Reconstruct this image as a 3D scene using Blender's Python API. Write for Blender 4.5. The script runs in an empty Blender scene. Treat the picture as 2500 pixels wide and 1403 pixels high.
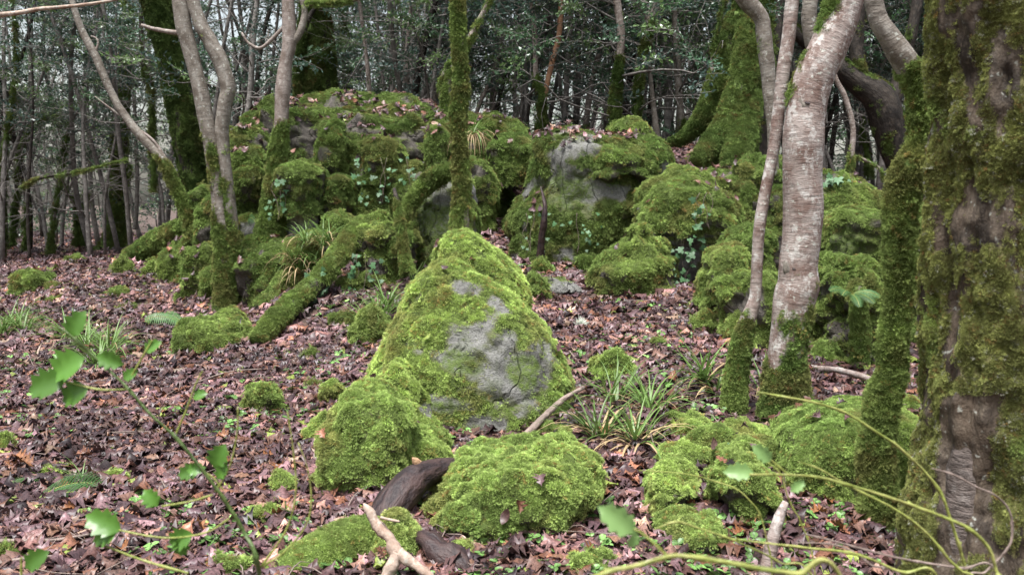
import bpy, math, random
import numpy as np
from mathutils import Vector

scene = bpy.context.scene
RNG = np.random.default_rng(7)
random.seed(7)

# ------------------------------------------------------------------ camera, sky, sun, exposure
CAM_Z = 1.5
FPX = 2165.0                       # focal length in pixels of the 2500 px wide photograph
PITCH = math.atan(201.5 / FPX)
cam_data = bpy.data.cameras.new('camera')
cam_data.sensor_width = 23.5
cam_data.lens = 23.5 * FPX / 2500.0
cam_data.clip_start = 0.05
cam_data.clip_end = 2000.0
cam_data.dof.use_dof = True
cam_data.dof.focus_distance = 6.3
cam_data.dof.aperture_fstop = 3.2
cam = bpy.data.objects.new('camera', cam_data)
scene.collection.objects.link(cam)
cam.location = (0, 0, CAM_Z)
cam.rotation_euler = (math.pi / 2 - PITCH, 0, 0)
scene.camera = cam

SUN_EL, SUN_AZ = math.radians(72), math.radians(205)   # azimuth from +Y, clockwise: high, behind the camera's left shoulder
world = bpy.data.worlds.new('World')
scene.world = world
world.use_nodes = True
wn = world.node_tree
wn.nodes.clear()
w_out = wn.nodes.new('ShaderNodeOutputWorld')
w_bg = wn.nodes.new('ShaderNodeBackground')
w_sky = wn.nodes.new('ShaderNodeTexSky')
w_sky.sky_type = 'NISHITA'
w_sky.sun_disc = False
w_sky.sun_elevation = SUN_EL
w_sky.sun_rotation = SUN_AZ
w_sky.dust_density = 4.0
w_sky.air_density = 1.5
w_hsv = wn.nodes.new('ShaderNodeHueSaturation')          # overcast: the blue mostly washed out
w_hsv.inputs['Saturation'].default_value = 0.5
wn.links.new(w_sky.outputs[0], w_hsv.inputs['Color'])
wn.links.new(w_hsv.outputs[0], w_bg.inputs['Color'])
w_bg.inputs['Strength'].default_value = 0.052
wn.links.new(w_bg.outputs[0], w_out.inputs[0])

sun_data = bpy.data.lights.new('sun', 'SUN')
sun_data.energy = 1.5
sun_data.angle = math.radians(20)
sun_data.color = (1.0, 0.995, 0.985)
sun = bpy.data.objects.new('sun', sun_data)
scene.collection.objects.link(sun)
_d = Vector((math.sin(SUN_AZ) * math.cos(SUN_EL), math.cos(SUN_AZ) * math.cos(SUN_EL), math.sin(SUN_EL)))
sun.rotation_euler = _d.to_track_quat('Z', 'Y').to_euler()

vs = scene.view_settings
vs.view_transform = 'Standard'
vs.look = 'None'
vs.gamma = 1.0
vs.use_curve_mapping = False
vs.exposure = 2.36
scene.render.engine = 'CYCLES'
scene.cycles.use_denoising = True
scene.cycles.max_bounces = 6
scene.cycles.diffuse_bounces = 3
scene.cycles.glossy_bounces = 2
scene.cycles.transmission_bounces = 3
scene.cycles.caustics_reflective = False
scene.cycles.caustics_refractive = False

# ------------------------------------------------------------------ pixel <-> world (for laying out the place)
CP, SP = math.cos(PITCH), math.sin(PITCH)


def at(px, py, Y):
    """the point at world depth Y that the photograph shows at pixel (px, py)"""
    xc = (px - 1250.0) / FPX
    yc = (701.5 - py) / FPX
    d = np.array([xc, CP + yc * SP, -SP + yc * CP])
    s = Y / d[1]
    return np.array([d[0] * s, Y, CAM_Z + d[2] * s])


def proj(P):
    P = np.atleast_2d(P)
    x = P[:, 0]
    y = P[:, 1]
    z = P[:, 2] - CAM_Z
    f = y * CP - z * SP
    f = np.where(np.abs(f) < 1e-3, 1e-3, f)
    u = y * SP + z * CP
    return 1250.0 + FPX * x / f, 701.5 - FPX * u / f, f


# ------------------------------------------------------------------ numpy noise
_perm = np.random.default_rng(3).permutation(256)
_perm = np.concatenate([_perm, _perm, _perm])
_grad = np.random.default_rng(4).normal(size=(256, 3))
_grad /= np.linalg.norm(_grad, axis=1)[:, None]


def perlin(P):
    P = np.asarray(P, float)
    i = np.floor(P).astype(int)
    f = P - i
    i &= 255
    u = f * f * f * (f * (f * 6 - 15) + 10)
    out = 0
    for dx in (0, 1):
        wx = u[:, 0] if dx else 1 - u[:, 0]
        for dy in (0, 1):
            wy = u[:, 1] if dy else 1 - u[:, 1]
            for dz in (0, 1):
                wz = u[:, 2] if dz else 1 - u[:, 2]
                h = _perm[_perm[_perm[(i[:, 0] + dx) & 255] + ((i[:, 1] + dy) & 255)] + ((i[:, 2] + dz) & 255)]
                g = _grad[h]
                out = out + wx * wy * wz * (g[:, 0] * (f[:, 0] - dx) + g[:, 1] * (f[:, 1] - dy) + g[:, 2] * (f[:, 2] - dz))
    return out * 1.5


def fbm(P, freq=1.0, octv=4, seed=0.0, gain=0.5):
    P = np.asarray(P, float) * freq + seed * 17.31
    a, s = 1.0, 0
    for _ in range(octv):
        s = s + a * perlin(P)
        P = P * 2.03 + 5.2
        a *= gain
    return s


def sstep(a, b, x):
    t = np.clip((x - a) / (b - a), 0, 1)
    return t * t * (3 - 2 * t)


# ------------------------------------------------------------------ ground height
_ctrl = []


def _g(px, py, Y):
    _ctrl.append(at(px, py, Y))


for c in [(-3, 4, 0), (-1, 4, 0), (0, 3.5, 0), (-6, 8, 0), (-4, 8, 0), (-8, 12, 0), (-12, 20, 0), (-8.5, 20, .05), (-15, 30, 0),
          (-10, 30, .05), (-20, 40, 0), (-3, 2, 0), (0, 1, 0), (3, 1, -.1), (-6, 3, 0), (0, 5.5, 0), (-.7, 6, 0), (.5, 5.2, 0),
          (-2, 5.5, 0), (-3, 6.5, 0), (-5, 11, 0), (-2, 7, .03), (-10, 6, 0), (-14, 12, 0), (-3.6, 9.2, .02),
          (2.2, 4.2, -.08), (1.2, 3.8, 0), (2.5, 3.2, -.12), (3.5, 5, 0), (1.5, 4.6, .02), (0, -6, 0), (8, 2, 0), (-8, -2, 0), (8, -6, 0),
          (-2, 20, 1.8), (2, 20, 2.0), (-5.2, 19, .8), (-6, 17.5, .5), (-7, 24, .2), (-6.5, 30, .2), (-4.5, 26, .6), (5, 20, 1.8), (9, 14, 1.4), (8, 20, 1.5), (0, 35, 1.2), (8, 35, 1.2), (-6, 22, .6),
          (-7, 16, .3), (6, 8, .4), (4.6, 7, .2), (10, 8, .4), (20, 40, 1.0), (0, 60, .8), (-30, 60, .2), (30, 70, .8), (16, 20, 1.0),
          (-22, 25, 0), (0, 150, .5), (-100, 100, .3), (100, 100, .5), (-100, -50, .2), (100, -50, .2)]:
    _ctrl.append(np.array(c, float))
for c in [(600, 810, 10.3), (450, 705, 13), (640, 650, 12.3), (330, 630, 19), (250, 616, 27), (900, 730, 8.9), (800, 850, 7.9),
          (700, 900, 7.4), (960, 650, 9.8), (1450, 760, 8.2), (1550, 705, 9.2), (1320, 650, 10.1), (1190, 560, 11.3), (1680, 745, 8),
          (1400, 860, 7), (1600, 850, 7), (1500, 1000, 5.8), (1700, 810, 7.4), (1900, 1030, 5.9), (2090, 950, 6.8), (2000, 895, 7.2),
          (900, 300, 14.8), (750, 300, 14.8), (480, 650, 14.5), (420, 640, 17), (880, 690, 9.6), (860, 640, 10.2), (640, 720, 11), (1780, 705, 8.3), (1700, 705, 8.8), (1960, 700, 8.6), (1900, 800, 7.6), (1200, 335, 14), (1450, 355, 13.2), (1650, 355, 14), (1750, 425, 11.2),
          (1600, 405, 11.8), (1850, 440, 12), (2000, 480, 11), (1850, 860, 7.0), (1250, 720, 8.5)]:
    _g(*c)
_ctrl = np.array(_ctrl)


def ground_z(x, y, detail=True):
    x = np.atleast_1d(np.asarray(x, float))
    y = np.atleast_1d(np.asarray(y, float))
    d2 = (x[:, None] - _ctrl[None, :, 0]) ** 2 + (y[:, None] - _ctrl[None, :, 1]) ** 2
    sc = 0.10 + 0.004 * np.abs(_ctrl[None, :, 1]) ** 1.5
    w = 1.0 / (d2 + sc) ** 2.0
    z = (w * _ctrl[None, :, 2]).sum(1) / w.sum(1)
    if detail:
        P = np.stack([x, y, np.zeros_like(x)], 1)
        z = z + 0.035 * fbm(P, 1.3, 3, 2.0)
    return z


def gz(x, y):
    return float(ground_z(x, y)[0])


def pix_ground(px, py):
    """where the line of sight through a pixel meets the ground"""
    Ys = np.geomspace(2.0, 60.0, 500)
    a = at(px, py, 1.0)
    X = a[0] * Ys
    Z = CAM_Z + (a[2] - CAM_Z) * Ys
    below = np.nonzero(Z < ground_z(X, Ys))[0]
    k = below[0] if len(below) else len(Ys) - 1
    return np.array([X[k], Ys[k], gz(X[k], Ys[k])])


# ------------------------------------------------------------------ mesh and object helpers
COL = scene.collection
BIN = {}                               # prototype collections, never linked to the scene


def make_mesh(name, V, F, mats=(), attrs=None, smooth=True, matidx=None):
    V = np.ascontiguousarray(V, dtype=np.float32)
    me = bpy.data.meshes.new(name)
    faces = F if isinstance(F, list) else [F]
    faces = [np.asarray(f, dtype=np.int32) for f in faces if len(f)]
    nl = sum(f.size for f in faces)
    nf = sum(len(f) for f in faces)
    me.vertices.add(len(V))
    me.vertices.foreach_set('co', V.ravel())
    if nf:
        me.loops.add(nl)
        me.polygons.add(nf)
        me.loops.foreach_set('vertex_index', np.concatenate([f.ravel() for f in faces]))
        tot = np.concatenate([np.full(len(f), f.shape[1], np.int32) for f in faces])
        me.polygons.foreach_set('loop_start', np.concatenate([[0], np.cumsum(tot)[:-1]]).astype(np.int32))
        me.polygons.foreach_set('loop_total', tot)
        me.polygons.foreach_set('use_smooth', np.full(nf, smooth))
        if matidx is not None:
            me.polygons.foreach_set('material_index', np.asarray(matidx, np.int32))
    for k, v in (attrs or {}).items():
        v = np.asarray(v)
        if v.ndim == 1 and v.dtype.kind == 'i':
            a = me.attributes.new(k, 'INT', 'POINT')
            a.data.foreach_set('value', v.astype(np.int32))
        elif v.ndim == 1:
            a = me.attributes.new(k, 'FLOAT', 'POINT')
            a.data.foreach_set('value', v.astype(np.float32))
        else:
            a = me.attributes.new(k, 'FLOAT_VECTOR', 'POINT')
            a.data.foreach_set('vector', np.ascontiguousarray(v, dtype=np.float32).ravel())
    for m in mats:
        me.materials.append(m)
    me.update()
    me.validate()
    return me


def link(name, data, parent=None, kind=None, label=None, cat=None, group=None):
    o = bpy.data.objects.new(name, data)
    COL.objects.link(o)
    if parent is not None:
        o.parent = parent
        if parent.type == 'EMPTY':
            o.matrix_parent_inverse = __import__('mathutils').Matrix.Translation(-parent.location)
    if kind:
        o['kind'] = kind
    if label:
        o['label'] = label
    if cat:
        o['category'] = cat
    if group:
        o['group'] = group
    return o


def thing(name, label, cat, loc=(0, 0, 0), group=None):
    o = link(name, None, label=label, cat=cat, group=group)
    o.location = [float(v) for v in loc]
    o.empty_display_size = 0.1
    return o


class Acc:
    """collects shapes into one mesh"""

    def __init__(self):
        self.V, self.F, self.A, self.n, self.M = [], [], {}, 0, []

    def add(self, V, F, mi=0, **attrs):
        V = np.asarray(V, float)
        F = np.asarray(F, int)
        self.V.append(V)
        self.F.append(F + self.n)
        self.M.append(np.full(len(F), mi))
        for k, v in attrs.items():
            self.A.setdefault(k, []).append(np.asarray(v, float))
        self.n += len(V)

    def mesh(self, name, mats, smooth=True):
        V = np.concatenate(self.V)
        f3 = [f for f in self.F if f.shape[1] == 3]
        f4 = [f for f in self.F if f.shape[1] == 4]
        m3 = [m for f, m in zip(self.F, self.M) if f.shape[1] == 3]
        m4 = [m for f, m in zip(self.F, self.M) if f.shape[1] == 4]
        fs, ms = [], []
        if f4:
            fs.append(np.concatenate(f4)); ms += m4
        if f3:
            fs.append(np.concatenate(f3)); ms += m3
        return make_mesh(name, V, fs, mats, {k: np.concatenate(v) for k, v in self.A.items()}, smooth, np.concatenate(ms))


def catmull(P, n):
    """resample a polyline (k, d) to n points along a Catmull-Rom curve"""
    P = np.asarray(P, float)
    if len(P) == 2:
        t = np.linspace(0, 1, n)[:, None]
        return P[0] * (1 - t) + P[1] * t
    Q = np.concatenate([[2 * P[0] - P[1]], P, [2 * P[-1] - P[-2]]])
    seg = np.linalg.norm(np.diff(P[:, :3], axis=0), axis=1) + 1e-9
    cs = np.concatenate([[0], np.cumsum(seg)])
    s = np.linspace(0, cs[-1], n)
    k = np.clip(np.searchsorted(cs, s, side='right') - 1, 0, len(P) - 2)
    t = ((s - cs[k]) / seg[k])[:, None]
    p0, p1, p2, p3 = Q[k], Q[k + 1], Q[k + 2], Q[k + 3]
    return 0.5 * (2 * p1 + (p2 - p0) * t + (2 * p0 - 5 * p1 + 4 * p2 - p3) * t * t + (3 * p1 - p0 - 3 * p2 + p3) * t ** 3)


def tube(pts, rad, nseg=12, n=None, amp=0.0, freq=6.0, seed=0.0, cap=True):
    """round, tapered limb; returns V, F, bark coordinate, length along, ring normals"""
    pts = np.asarray(pts, float)
    rad = np.asarray(rad, float)
    if n is None:
        L = np.linalg.norm(np.diff(pts, axis=0), axis=1).sum()
        n = int(np.clip(L / max(0.03, rad.mean() * 0.7), len(pts), 220))
    C = catmull(np.concatenate([pts, rad[:, None]], 1), n)
    P, R = C[:, :3], np.maximum(C[:, 3], 1e-4)
    T = np.gradient(P, axis=0)
    T /= np.linalg.norm(T, axis=1)[:, None] + 1e-12
    u = np.cross(T[0], [0.13, 0.97, 0.2])
    u /= np.linalg.norm(u)
    U = np.empty_like(P)
    for i in range(n):
        u = u - T[i] * (u @ T[i])
        u /= np.linalg.norm(u) + 1e-12
        U[i] = u
    W = np.cross(T, U)
    a = np.linspace(0, 2 * np.pi, nseg, endpoint=False)
    D = U[:, None, :] * np.cos(a)[None, :, None] + W[:, None, :] * np.sin(a)[None, :, None]
    Ls = np.concatenate([[0], np.cumsum(np.linalg.norm(np.diff(P, axis=0), axis=1))])
    V = (P[:, None, :] + D * R[:, None, None]).reshape(-1, 3)
    Dn = D.reshape(-1, 3)
    if amp:
        V = V + Dn * (np.repeat(R, nseg) * amp * fbm(V, freq, 3, seed))[:, None]
    bk = np.stack([np.tile(np.cos(a), n) * np.repeat(R, nseg), np.tile(np.sin(a), n) * np.repeat(R, nseg), np.repeat(Ls, nseg)], 1)
    i = np.arange(n - 1)[:, None] * nseg
    j = np.arange(nseg)[None, :]
    j2 = (j + 1) % nseg
    F = np.stack([i + j, i + j2, i + nseg + j2, i + nseg + j], -1).reshape(-1, 4)
    if cap:
        V = np.concatenate([V, P[[0]], P[[-1]]])
        bk = np.concatenate([bk, [[0, 0, 0]], [[0, 0, Ls[-1]]]])
        Dn = np.concatenate([Dn, -T[[0]], T[[-1]]])
        nv = n * nseg
        jj = np.arange(nseg)
        jn = (jj + 1) % nseg
        c0 = np.stack([np.full(nseg, nv), jn, jj, jj], 1)
        c1 = np.stack([np.full(nseg, nv + 1), (n - 1) * nseg + jj, (n - 1) * nseg + jn, (n - 1) * nseg + jn], 1)
        F = F, c0[:, :3], c1[:, :3]
    else:
        F = F, np.zeros((0, 3), int), np.zeros((0, 3), int)
    return V, F, bk, Dn


def tube_acc(acc, pts, rad, nseg=5, n=None, mi=0, amp=0.0, **kw):
    V, F, bk, Dn = tube(pts, rad, nseg, n, amp, **kw)
    acc.add(V, F[0], mi, bk=bk, moss=np.zeros(len(V)))
    for c in F[1:]:
        if len(c):
            acc.F.append(c + acc.n - len(V)); acc.M.append(np.full(len(c), mi))


def vnormals(V, F):
    n = np.zeros_like(V)
    fn = np.cross(V[F[:, 2]] - V[F[:, 0]], V[F[:, 3 if F.shape[1] == 4 else 1]] - V[F[:, 1 if F.shape[1] == 4 else 0]])
    if F.shape[1] == 3:
        fn = np.cross(V[F[:, 1]] - V[F[:, 0]], V[F[:, 2]] - V[F[:, 0]])
    for k in range(F.shape[1]):
        np.add.at(n, F[:, k], fn)
    return n / (np.linalg.norm(n, axis=1)[:, None] + 1e-12)


def to_tris(F):
    return F if F.shape[1] == 3 else np.concatenate([F[:, [0, 1, 2]], F[:, [0, 2, 3]]])


def sample(V, F, N, mask, per_m2, margin=260, back=-0.35):
    """random points on a surface: position, normal; thinned by mask and by what a camera near the photograph's could see"""
    T = to_tris(F)
    A, B, C = V[T[:, 0]], V[T[:, 1]], V[T[:, 2]]
    ar = np.linalg.norm(np.cross(B - A, C - A), axis=1) * 0.5
    tot = ar.sum()
    n = int(tot * per_m2)
    if n < 1:
        return np.zeros((0, 3)), np.zeros((0, 3)), np.zeros(0)
    k = RNG.choice(len(T), n, p=ar / tot)
    r1 = np.sqrt(RNG.random(n))
    r2 = RNG.random(n)
    wa, wb, wc = (1 - r1)[:, None], (r1 * (1 - r2))[:, None], (r1 * r2)[:, None]
    P = A[k] * wa + B[k] * wb + C[k] * wc
    Nn = N[T[k, 0]] * wa + N[T[k, 1]] * wb + N[T[k, 2]] * wc
    Nn /= np.linalg.norm(Nn, axis=1)[:, None] + 1e-9
    m = mask[T[k, 0]] * wa[:, 0] + mask[T[k, 1]] * wb[:, 0] + mask[T[k, 2]] * wc[:, 0]
    view = np.array([0, 0, CAM_Z]) - P
    view /= np.linalg.norm(view, axis=1)[:, None]
    px, py, f = proj(P)
    keep = (RNG.random(n) < m) & ((Nn * view).sum(1) > back) & (px > -margin) & (px < 2500 + margin) & (py > -margin) & (py < 1403 + margin) & (f > 0)
    return P[keep], Nn[keep], m[keep]


def eulers(Z, spin=None):
    n = len(Z)
    Z = Z / (np.linalg.norm(Z, axis=1)[:, None] + 1e-9)
    h = RNG.normal(size=(n, 3)) if spin is None else spin
    X = h - Z * (h * Z).sum(1)[:, None]
    X /= np.linalg.norm(X, axis=1)[:, None] + 1e-9
    Y = np.cross(Z, X)
    m20, m21, m22, m10, m00 = X[:, 2], Y[:, 2], Z[:, 2], X[:, 1], X[:, 0]
    return np.stack([np.arctan2(m21, m22), np.arcsin(np.clip(-m20, -1, 1)), np.arctan2(m10, m00)], 1)


# ------------------------------------------------------------------ geometry-node scatter (used for uncountable stuff only)
_scat = {}


def scatter_group(cname):
    if cname in _scat:
        return _scat[cname]
    g = bpy.data.node_groups.new('scatter_' + cname, 'GeometryNodeTree')
    g.interface.new_socket('Geometry', in_out='INPUT', socket_type='NodeSocketGeometry')
    g.interface.new_socket('Geometry', in_out='OUTPUT', socket_type='NodeSocketGeometry')
    nd, lk = g.nodes, g.links
    gi, go = nd.new('NodeGroupInput'), nd.new('NodeGroupOutput')
    ci = nd.new('GeometryNodeCollectionInfo')
    ci.inputs['Collection'].default_value = BIN[cname]
    ci.inputs['Separate Children'].default_value = True
    ci.inputs['Reset Children'].default_value = True
    ip = nd.new('GeometryNodeInstanceOnPoints')
    ip.inputs['Pick Instance'].default_value = True

    def attr(n, t):
        a = nd.new('GeometryNodeInputNamedAttribute')
        a.data_type = t
        a.inputs['Name'].default_value = n
        return next(s for s in a.outputs if s.enabled and s.name == 'Attribute')
    e = nd.new('FunctionNodeEulerToRotation')
    lk.new(attr('rot', 'FLOAT_VECTOR'), e.inputs[0])
    lk.new(gi.outputs[0], ip.inputs['Points'])
    lk.new(ci.outputs[0], ip.inputs['Instance'])
    lk.new(e.outputs[0], ip.inputs['Rotation'])
    lk.new(attr('scl', 'FLOAT_VECTOR'), ip.inputs['Scale'])
    lk.new(attr('idx', 'INT'), ip.inputs['Instance Index'])
    lk.new(ip.outputs[0], go.inputs[0])
    _scat[cname] = g
    return g


N_INST = [0]


def scatter(name, cname, P, rot, scl, col, parent=None, label=None, cat=None):
    n = len(P)
    if n == 0:
        return None
    N_INST[0] += n
    if np.ndim(scl) == 1:
        scl = np.repeat(np.asarray(scl)[:, None], 3, 1)
    me = make_mesh(name, P, [], (), dict(rot=rot, scl=scl, col=col, idx=RNG.integers(0, len(BIN[cname].objects), n).astype(np.int32)))
    o = link(name, me, parent, 'stuff', label, cat)
    md = o.modifiers.new('scatter', 'NODES')
    md.node_group = scatter_group(cname)
    return o


def proto(cname, mesh):
    if cname not in BIN:
        BIN[cname] = bpy.data.collections.new('proto_' + cname)
    o = bpy.data.objects.new('%s_%02d' % (cname, len(BIN[cname].objects)), mesh)
    BIN[cname].objects.link(o)


# ------------------------------------------------------------------ materials
class NT:
    def __init__(self, name):
        self.m = bpy.data.materials.new(name)
        self.m.use_nodes = True
        self.t = self.m.node_tree
        self.t.nodes.clear()
        self.out = self.t.nodes.new('ShaderNodeOutputMaterial')

    def n(self, typ, props=None, **ins):
        nd = self.t.nodes.new(typ)
        for k, v in (props or {}).items():
            setattr(nd, k, v)
        for k, v in ins.items():
            s = nd.inputs[int(k[1:])] if k[0] == '_' else nd.inputs[k.replace('__', ' ')]
            if isinstance(v, bpy.types.NodeSocket):
                self.t.links.new(v, s)
            else:
                if hasattr(s, 'default_value') and not isinstance(v, (int, float)) and len(v) == 3 and s.type == 'RGBA':
                    v = (*v, 1)
                s.default_value = v
        return nd

    def attr(self, name, inst=False):
        return self.n('ShaderNodeAttribute', dict(attribute_name=name, attribute_type='INSTANCER' if inst else 'GEOMETRY'))

    def noise(self, vec, scale, detail=4.0, rough=0.55):
        return self.n('ShaderNodeTexNoise', None, Vector=vec, Scale=scale, Detail=detail, Roughness=rough).outputs['Fac']

    def ramp(self, fac, a, b):
        return self.n('ShaderNodeMapRange', dict(interpolation_type='SMOOTHSTEP'), Value=fac, _1=a, _2=b).outputs[0]

    def mix(self, fac, a, b, mode='MIX'):
        return self.n('ShaderNodeMix', dict(data_type='RGBA', blend_type=mode), _0=fac, _6=a, _7=b).outputs[2]

    def math(self, op, a, b=0.0):
        return self.n('ShaderNodeMath', dict(operation=op), _0=a, _1=b).outputs[0]

    def vscale(self, vec, v):
        return self.n('ShaderNodeVectorMath', dict(operation='MULTIPLY'), _0=vec, _1=v).outputs[0]

    def bump(self, h, dist, strength=1.0):
        return self.n('ShaderNodeBump', None, Height=h, Distance=dist, Strength=strength).outputs[0]

    def bsdf(self, col, rough=0.8, spec=0.3, normal=None):
        b = self.n('ShaderNodeBsdfPrincipled', None, Base__Color=col, Roughness=rough)
        b.inputs['Specular IOR Level'].default_value = spec
        if normal is not None:
            self.t.links.new(normal, b.inputs['Normal'])
        return b.outputs[0]

    def done(self, sh):
        self.t.links.new(sh, self.out.inputs[0])
        return self.m


def leafy(name, inst=True, col=None, rough=0.5, spec=0.4, trans=0.3, vary=0.35, veins=False):
    t = NT(name)
    c = t.attr('col', True).outputs['Color'] if inst else col
    r = t.n('ShaderNodeObjectInfo').outputs['Random']
    v = t.n('ShaderNodeMapRange', None, Value=r, _3=1 - vary, _4=1 + vary).outputs[0]
    if veins:
        g = t.n('ShaderNodeNewGeometry').outputs['Position']
        nz = t.ramp(t.noise(g, 90.0, 4.0, 0.7), 0.3, 0.7)
        v = t.math('MULTIPLY', v, t.n('ShaderNodeMapRange', None, Value=nz, _3=0.45, _4=1.5).outputs[0])
    cc = t.n('ShaderNodeVectorMath', dict(operation='SCALE'), _0=c, Scale=v).outputs[0]
    b = t.bsdf(cc, rough, spec)
    if trans:
        tr = t.n('ShaderNodeBsdfTranslucent', None, Color=cc).outputs[0]
        b = t.n('ShaderNodeMixShader', None, _0=trans, _1=b, _2=tr).outputs[0]
    return t.done(b)


def bark_mat(name, c1, c2, c3, moss_c=(0.055, 0.085, 0.016), streak=14.0, rough=0.75, bump=0.008, spots=0.0):
    t = NT(name)
    bk = t.attr('bk').outputs['Vector']
    pos = t.n('ShaderNodeNewGeometry').outputs['Position']
    s1 = t.noise(t.vscale(bk, (7, 7, 4.5 + streak * 0.25)), 1.0, 6.0, 0.68)
    s2 = t.noise(t.vscale(bk, (11, 11, 8 + streak * 0.4)), 1.3, 6.0, 0.7)
    s3 = t.noise(t.vscale(bk, (12, 12, 14 + 16 * streak)), 1.0, 4.0, 0.7)
    col = t.mix(t.ramp(s1, 0.36, 0.64), c1, c2)
    col = t.mix(t.math('MULTIPLY', t.ramp(s2, 0.5, 0.64), 0.8), col, c3)
    col = t.mix(t.math('MULTIPLY', t.ramp(s3, 0.5, 0.66), 0.55), col, tuple(x * 0.5 for x in c2))
    if spots:
        s4 = t.noise(pos, 30.0, 2.0)
        col = t.mix(t.math('MULTIPLY', t.ramp(s4, 0.62, 0.72), spots), col, (0.5, 0.52, 0.46))
    m = t.attr('moss').outputs['Fac']
    mn = t.noise(pos, 25.0, 3.0)
    mc = t.mix(mn, moss_c, tuple(x * 1.9 for x in moss_c))
    mm = t.ramp(t.math('ADD', m, t.math('MULTIPLY', t.math('SUBTRACT', mn, 0.5), 1.0)), 0.35, 0.6)
    col = t.mix(mm, col, mc)
    h = t.math('ADD', t.math('MULTIPLY', s1, 1.0), s3)
    return t.done(t.bsdf(col, rough, 0.3, t.bump(h, bump)))


def stone_mat(name, base=(0.165, 0.162, 0.15), dark=(0.06, 0.058, 0.052), film=(0.06, 0.085, 0.02)):
    t = NT(name)
    pos = t.n('ShaderNodeNewGeometry').outputs['Position']
    n1 = t.noise(pos, 3.0, 6.0, 0.6)
    n2 = t.noise(pos, 28.0, 5.0, 0.65)
    n3 = t.noise(t.vscale(pos, (5, 5, 1.2)), 1.6, 5.0)
    n4 = t.noise(pos, 90.0, 3.0)
    col = t.mix(t.ramp(n1, 0.28, 0.5), dark, base)
    col = t.mix(t.math('MULTIPLY', t.ramp(n2, 0.5, 0.7), 0.6), col, tuple(x * 1.6 for x in base))
    col = t.mix(t.math('MULTIPLY', t.ramp(n4, 0.5, 0.65), 0.55), col, dark)
    n5 = t.noise(pos, 9.0, 6.0, 0.7)
    col = t.mix(t.math('MULTIPLY', t.ramp(n5, 0.5, 0.64), 0.6), col, tuple(x * .9 for x in dark))
    f = t.math('MULTIPLY', t.ramp(n3, 0.5, 0.66), 0.3)
    col = t.mix(f, col, film)
    fl = t.attr('film').outputs['Fac']
    col = t.mix(t.math('MULTIPLY', fl, t.ramp(n2, 0.2, 0.6)), col, tuple(x * 1.3 for x in film))
    m = t.attr('moss').outputs['Fac']
    col = t.mix(t.math('MULTIPLY', t.ramp(t.math('ADD', m, t.math('MULTIPLY', t.math('SUBTRACT', n5, 0.5), 0.8)), 0.02, 0.42), 0.8), col, (0.085, 0.095, 0.032))
    mn = t.noise(pos, 22.0, 4.0)
    mc = t.mix(mn, (0.03, 0.045, 0.009), (0.09, 0.125, 0.024))
    mm = t.ramp(t.math('ADD', m, t.math('MULTIPLY', t.math('SUBTRACT', mn, 0.5), 0.5)), 0.4, 0.6)
    col = t.mix(mm, col, mc)
    cn = t.noise(t.vscale(pos, (1.6, 1.6, .7)), 1.5, 3.0, 0.5)
    crack = t.ramp(t.math('ABSOLUTE', t.math('SUBTRACT', cn, 0.47)), 0.0, 0.012)
    col = t.mix(t.math('MULTIPLY', t.math('SUBTRACT', 1.0, crack), 0.12), col, (0.04, 0.038, 0.03))
    h = t.math('ADD', t.math('ADD', n2, t.math('MULTIPLY', n4, 0.6)), t.math('ADD', t.math('MULTIPLY', n5, 1.6), crack))
    return t.done(t.bsdf(col, 0.75, 0.25, t.bump(h, 0.016)))


def ground_mat():
    t = NT('forest_soil')
    pos = t.n('ShaderNodeNewGeometry').outputs['Position']
    n1 = t.noise(pos, 1.1, 5.0)
    n2 = t.noise(pos, 16.0, 5.0)
    n3 = t.noise(pos, 60.0, 3.0)
    col = t.mix(t.ramp(n2, 0.35, 0.65), (0.04, 0.028, 0.023), (0.10, 0.066, 0.055))
    col = t.mix(t.ramp(n3, 0.45, 0.7), col, (0.15, 0.09, 0.065))
    col = t.mix(t.math('MULTIPLY', t.ramp(n1, 0.55, 0.7), 0.5), col, (0.05, 0.065, 0.015))
    return t.done(t.bsdf(col, 0.7, 0.3, t.bump(t.math('ADD', n2, n3), 0.03)))


def wood_mat(name, c1, c2, rough=0.45, spec=0.4):
    t = NT(name)
    bk = t.attr('bk').outputs['Vector']
    n1 = t.noise(t.vscale(bk, (30, 30, 12)), 1.0, 5.0)
    n2 = t.noise(t.vscale(bk, (9, 9, 7)), 1.0, 4.0)
    col = t.mix(t.ramp(n1, 0.35, 0.65), c1, c2)
    col = t.mix(t.math('MULTIPLY', t.ramp(n2, 0.5, 0.7), 0.6), col, tuple(x * 0.5 for x in c1))
    return t.done(t.bsdf(col, rough, spec, t.bump(t.math('ADD', n1, n2), 0.02)))


M = {}
M['moss'] = leafy('moss_sprig', True, rough=0.8, spec=0.1, trans=0.28, vary=0.18)
M['litter'] = leafy('dead_leaf', True, rough=0.42, spec=0.38, trans=0.12, vary=0.45, veins=True)
M['foliage'] = leafy('glossy_leaf', True, rough=0.3, spec=0.6, trans=0.3, vary=0.4)
M['grass'] = leafy('grass_blade', False, (0.12, 0.20, 0.05), 0.4, 0.4, 0.3, 0.3)
M['straw'] = leafy('dry_blade', False, (0.42, 0.31, 0.17), 0.6, 0.3, 0.25, 0.3)
M['fern'] = leafy('fern_frond', False, (0.08, 0.17, 0.055), 0.5, 0.3, 0.3, 0.25)
M['holly'] = leafy('holly_leaf', False, (0.10, 0.225, 0.035), 0.35, 0.5, 0.4, 0.25)
M['pale_leaf'] = leafy('pale_leaf', False, (0.24, 0.40, 0.13), 0.4, 0.5, 0.45, 0.1)
M['ivy'] = leafy('ivy_leaf', False, (0.055, 0.125, 0.05), 0.5, 0.35, 0.15, 0.3)
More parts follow.
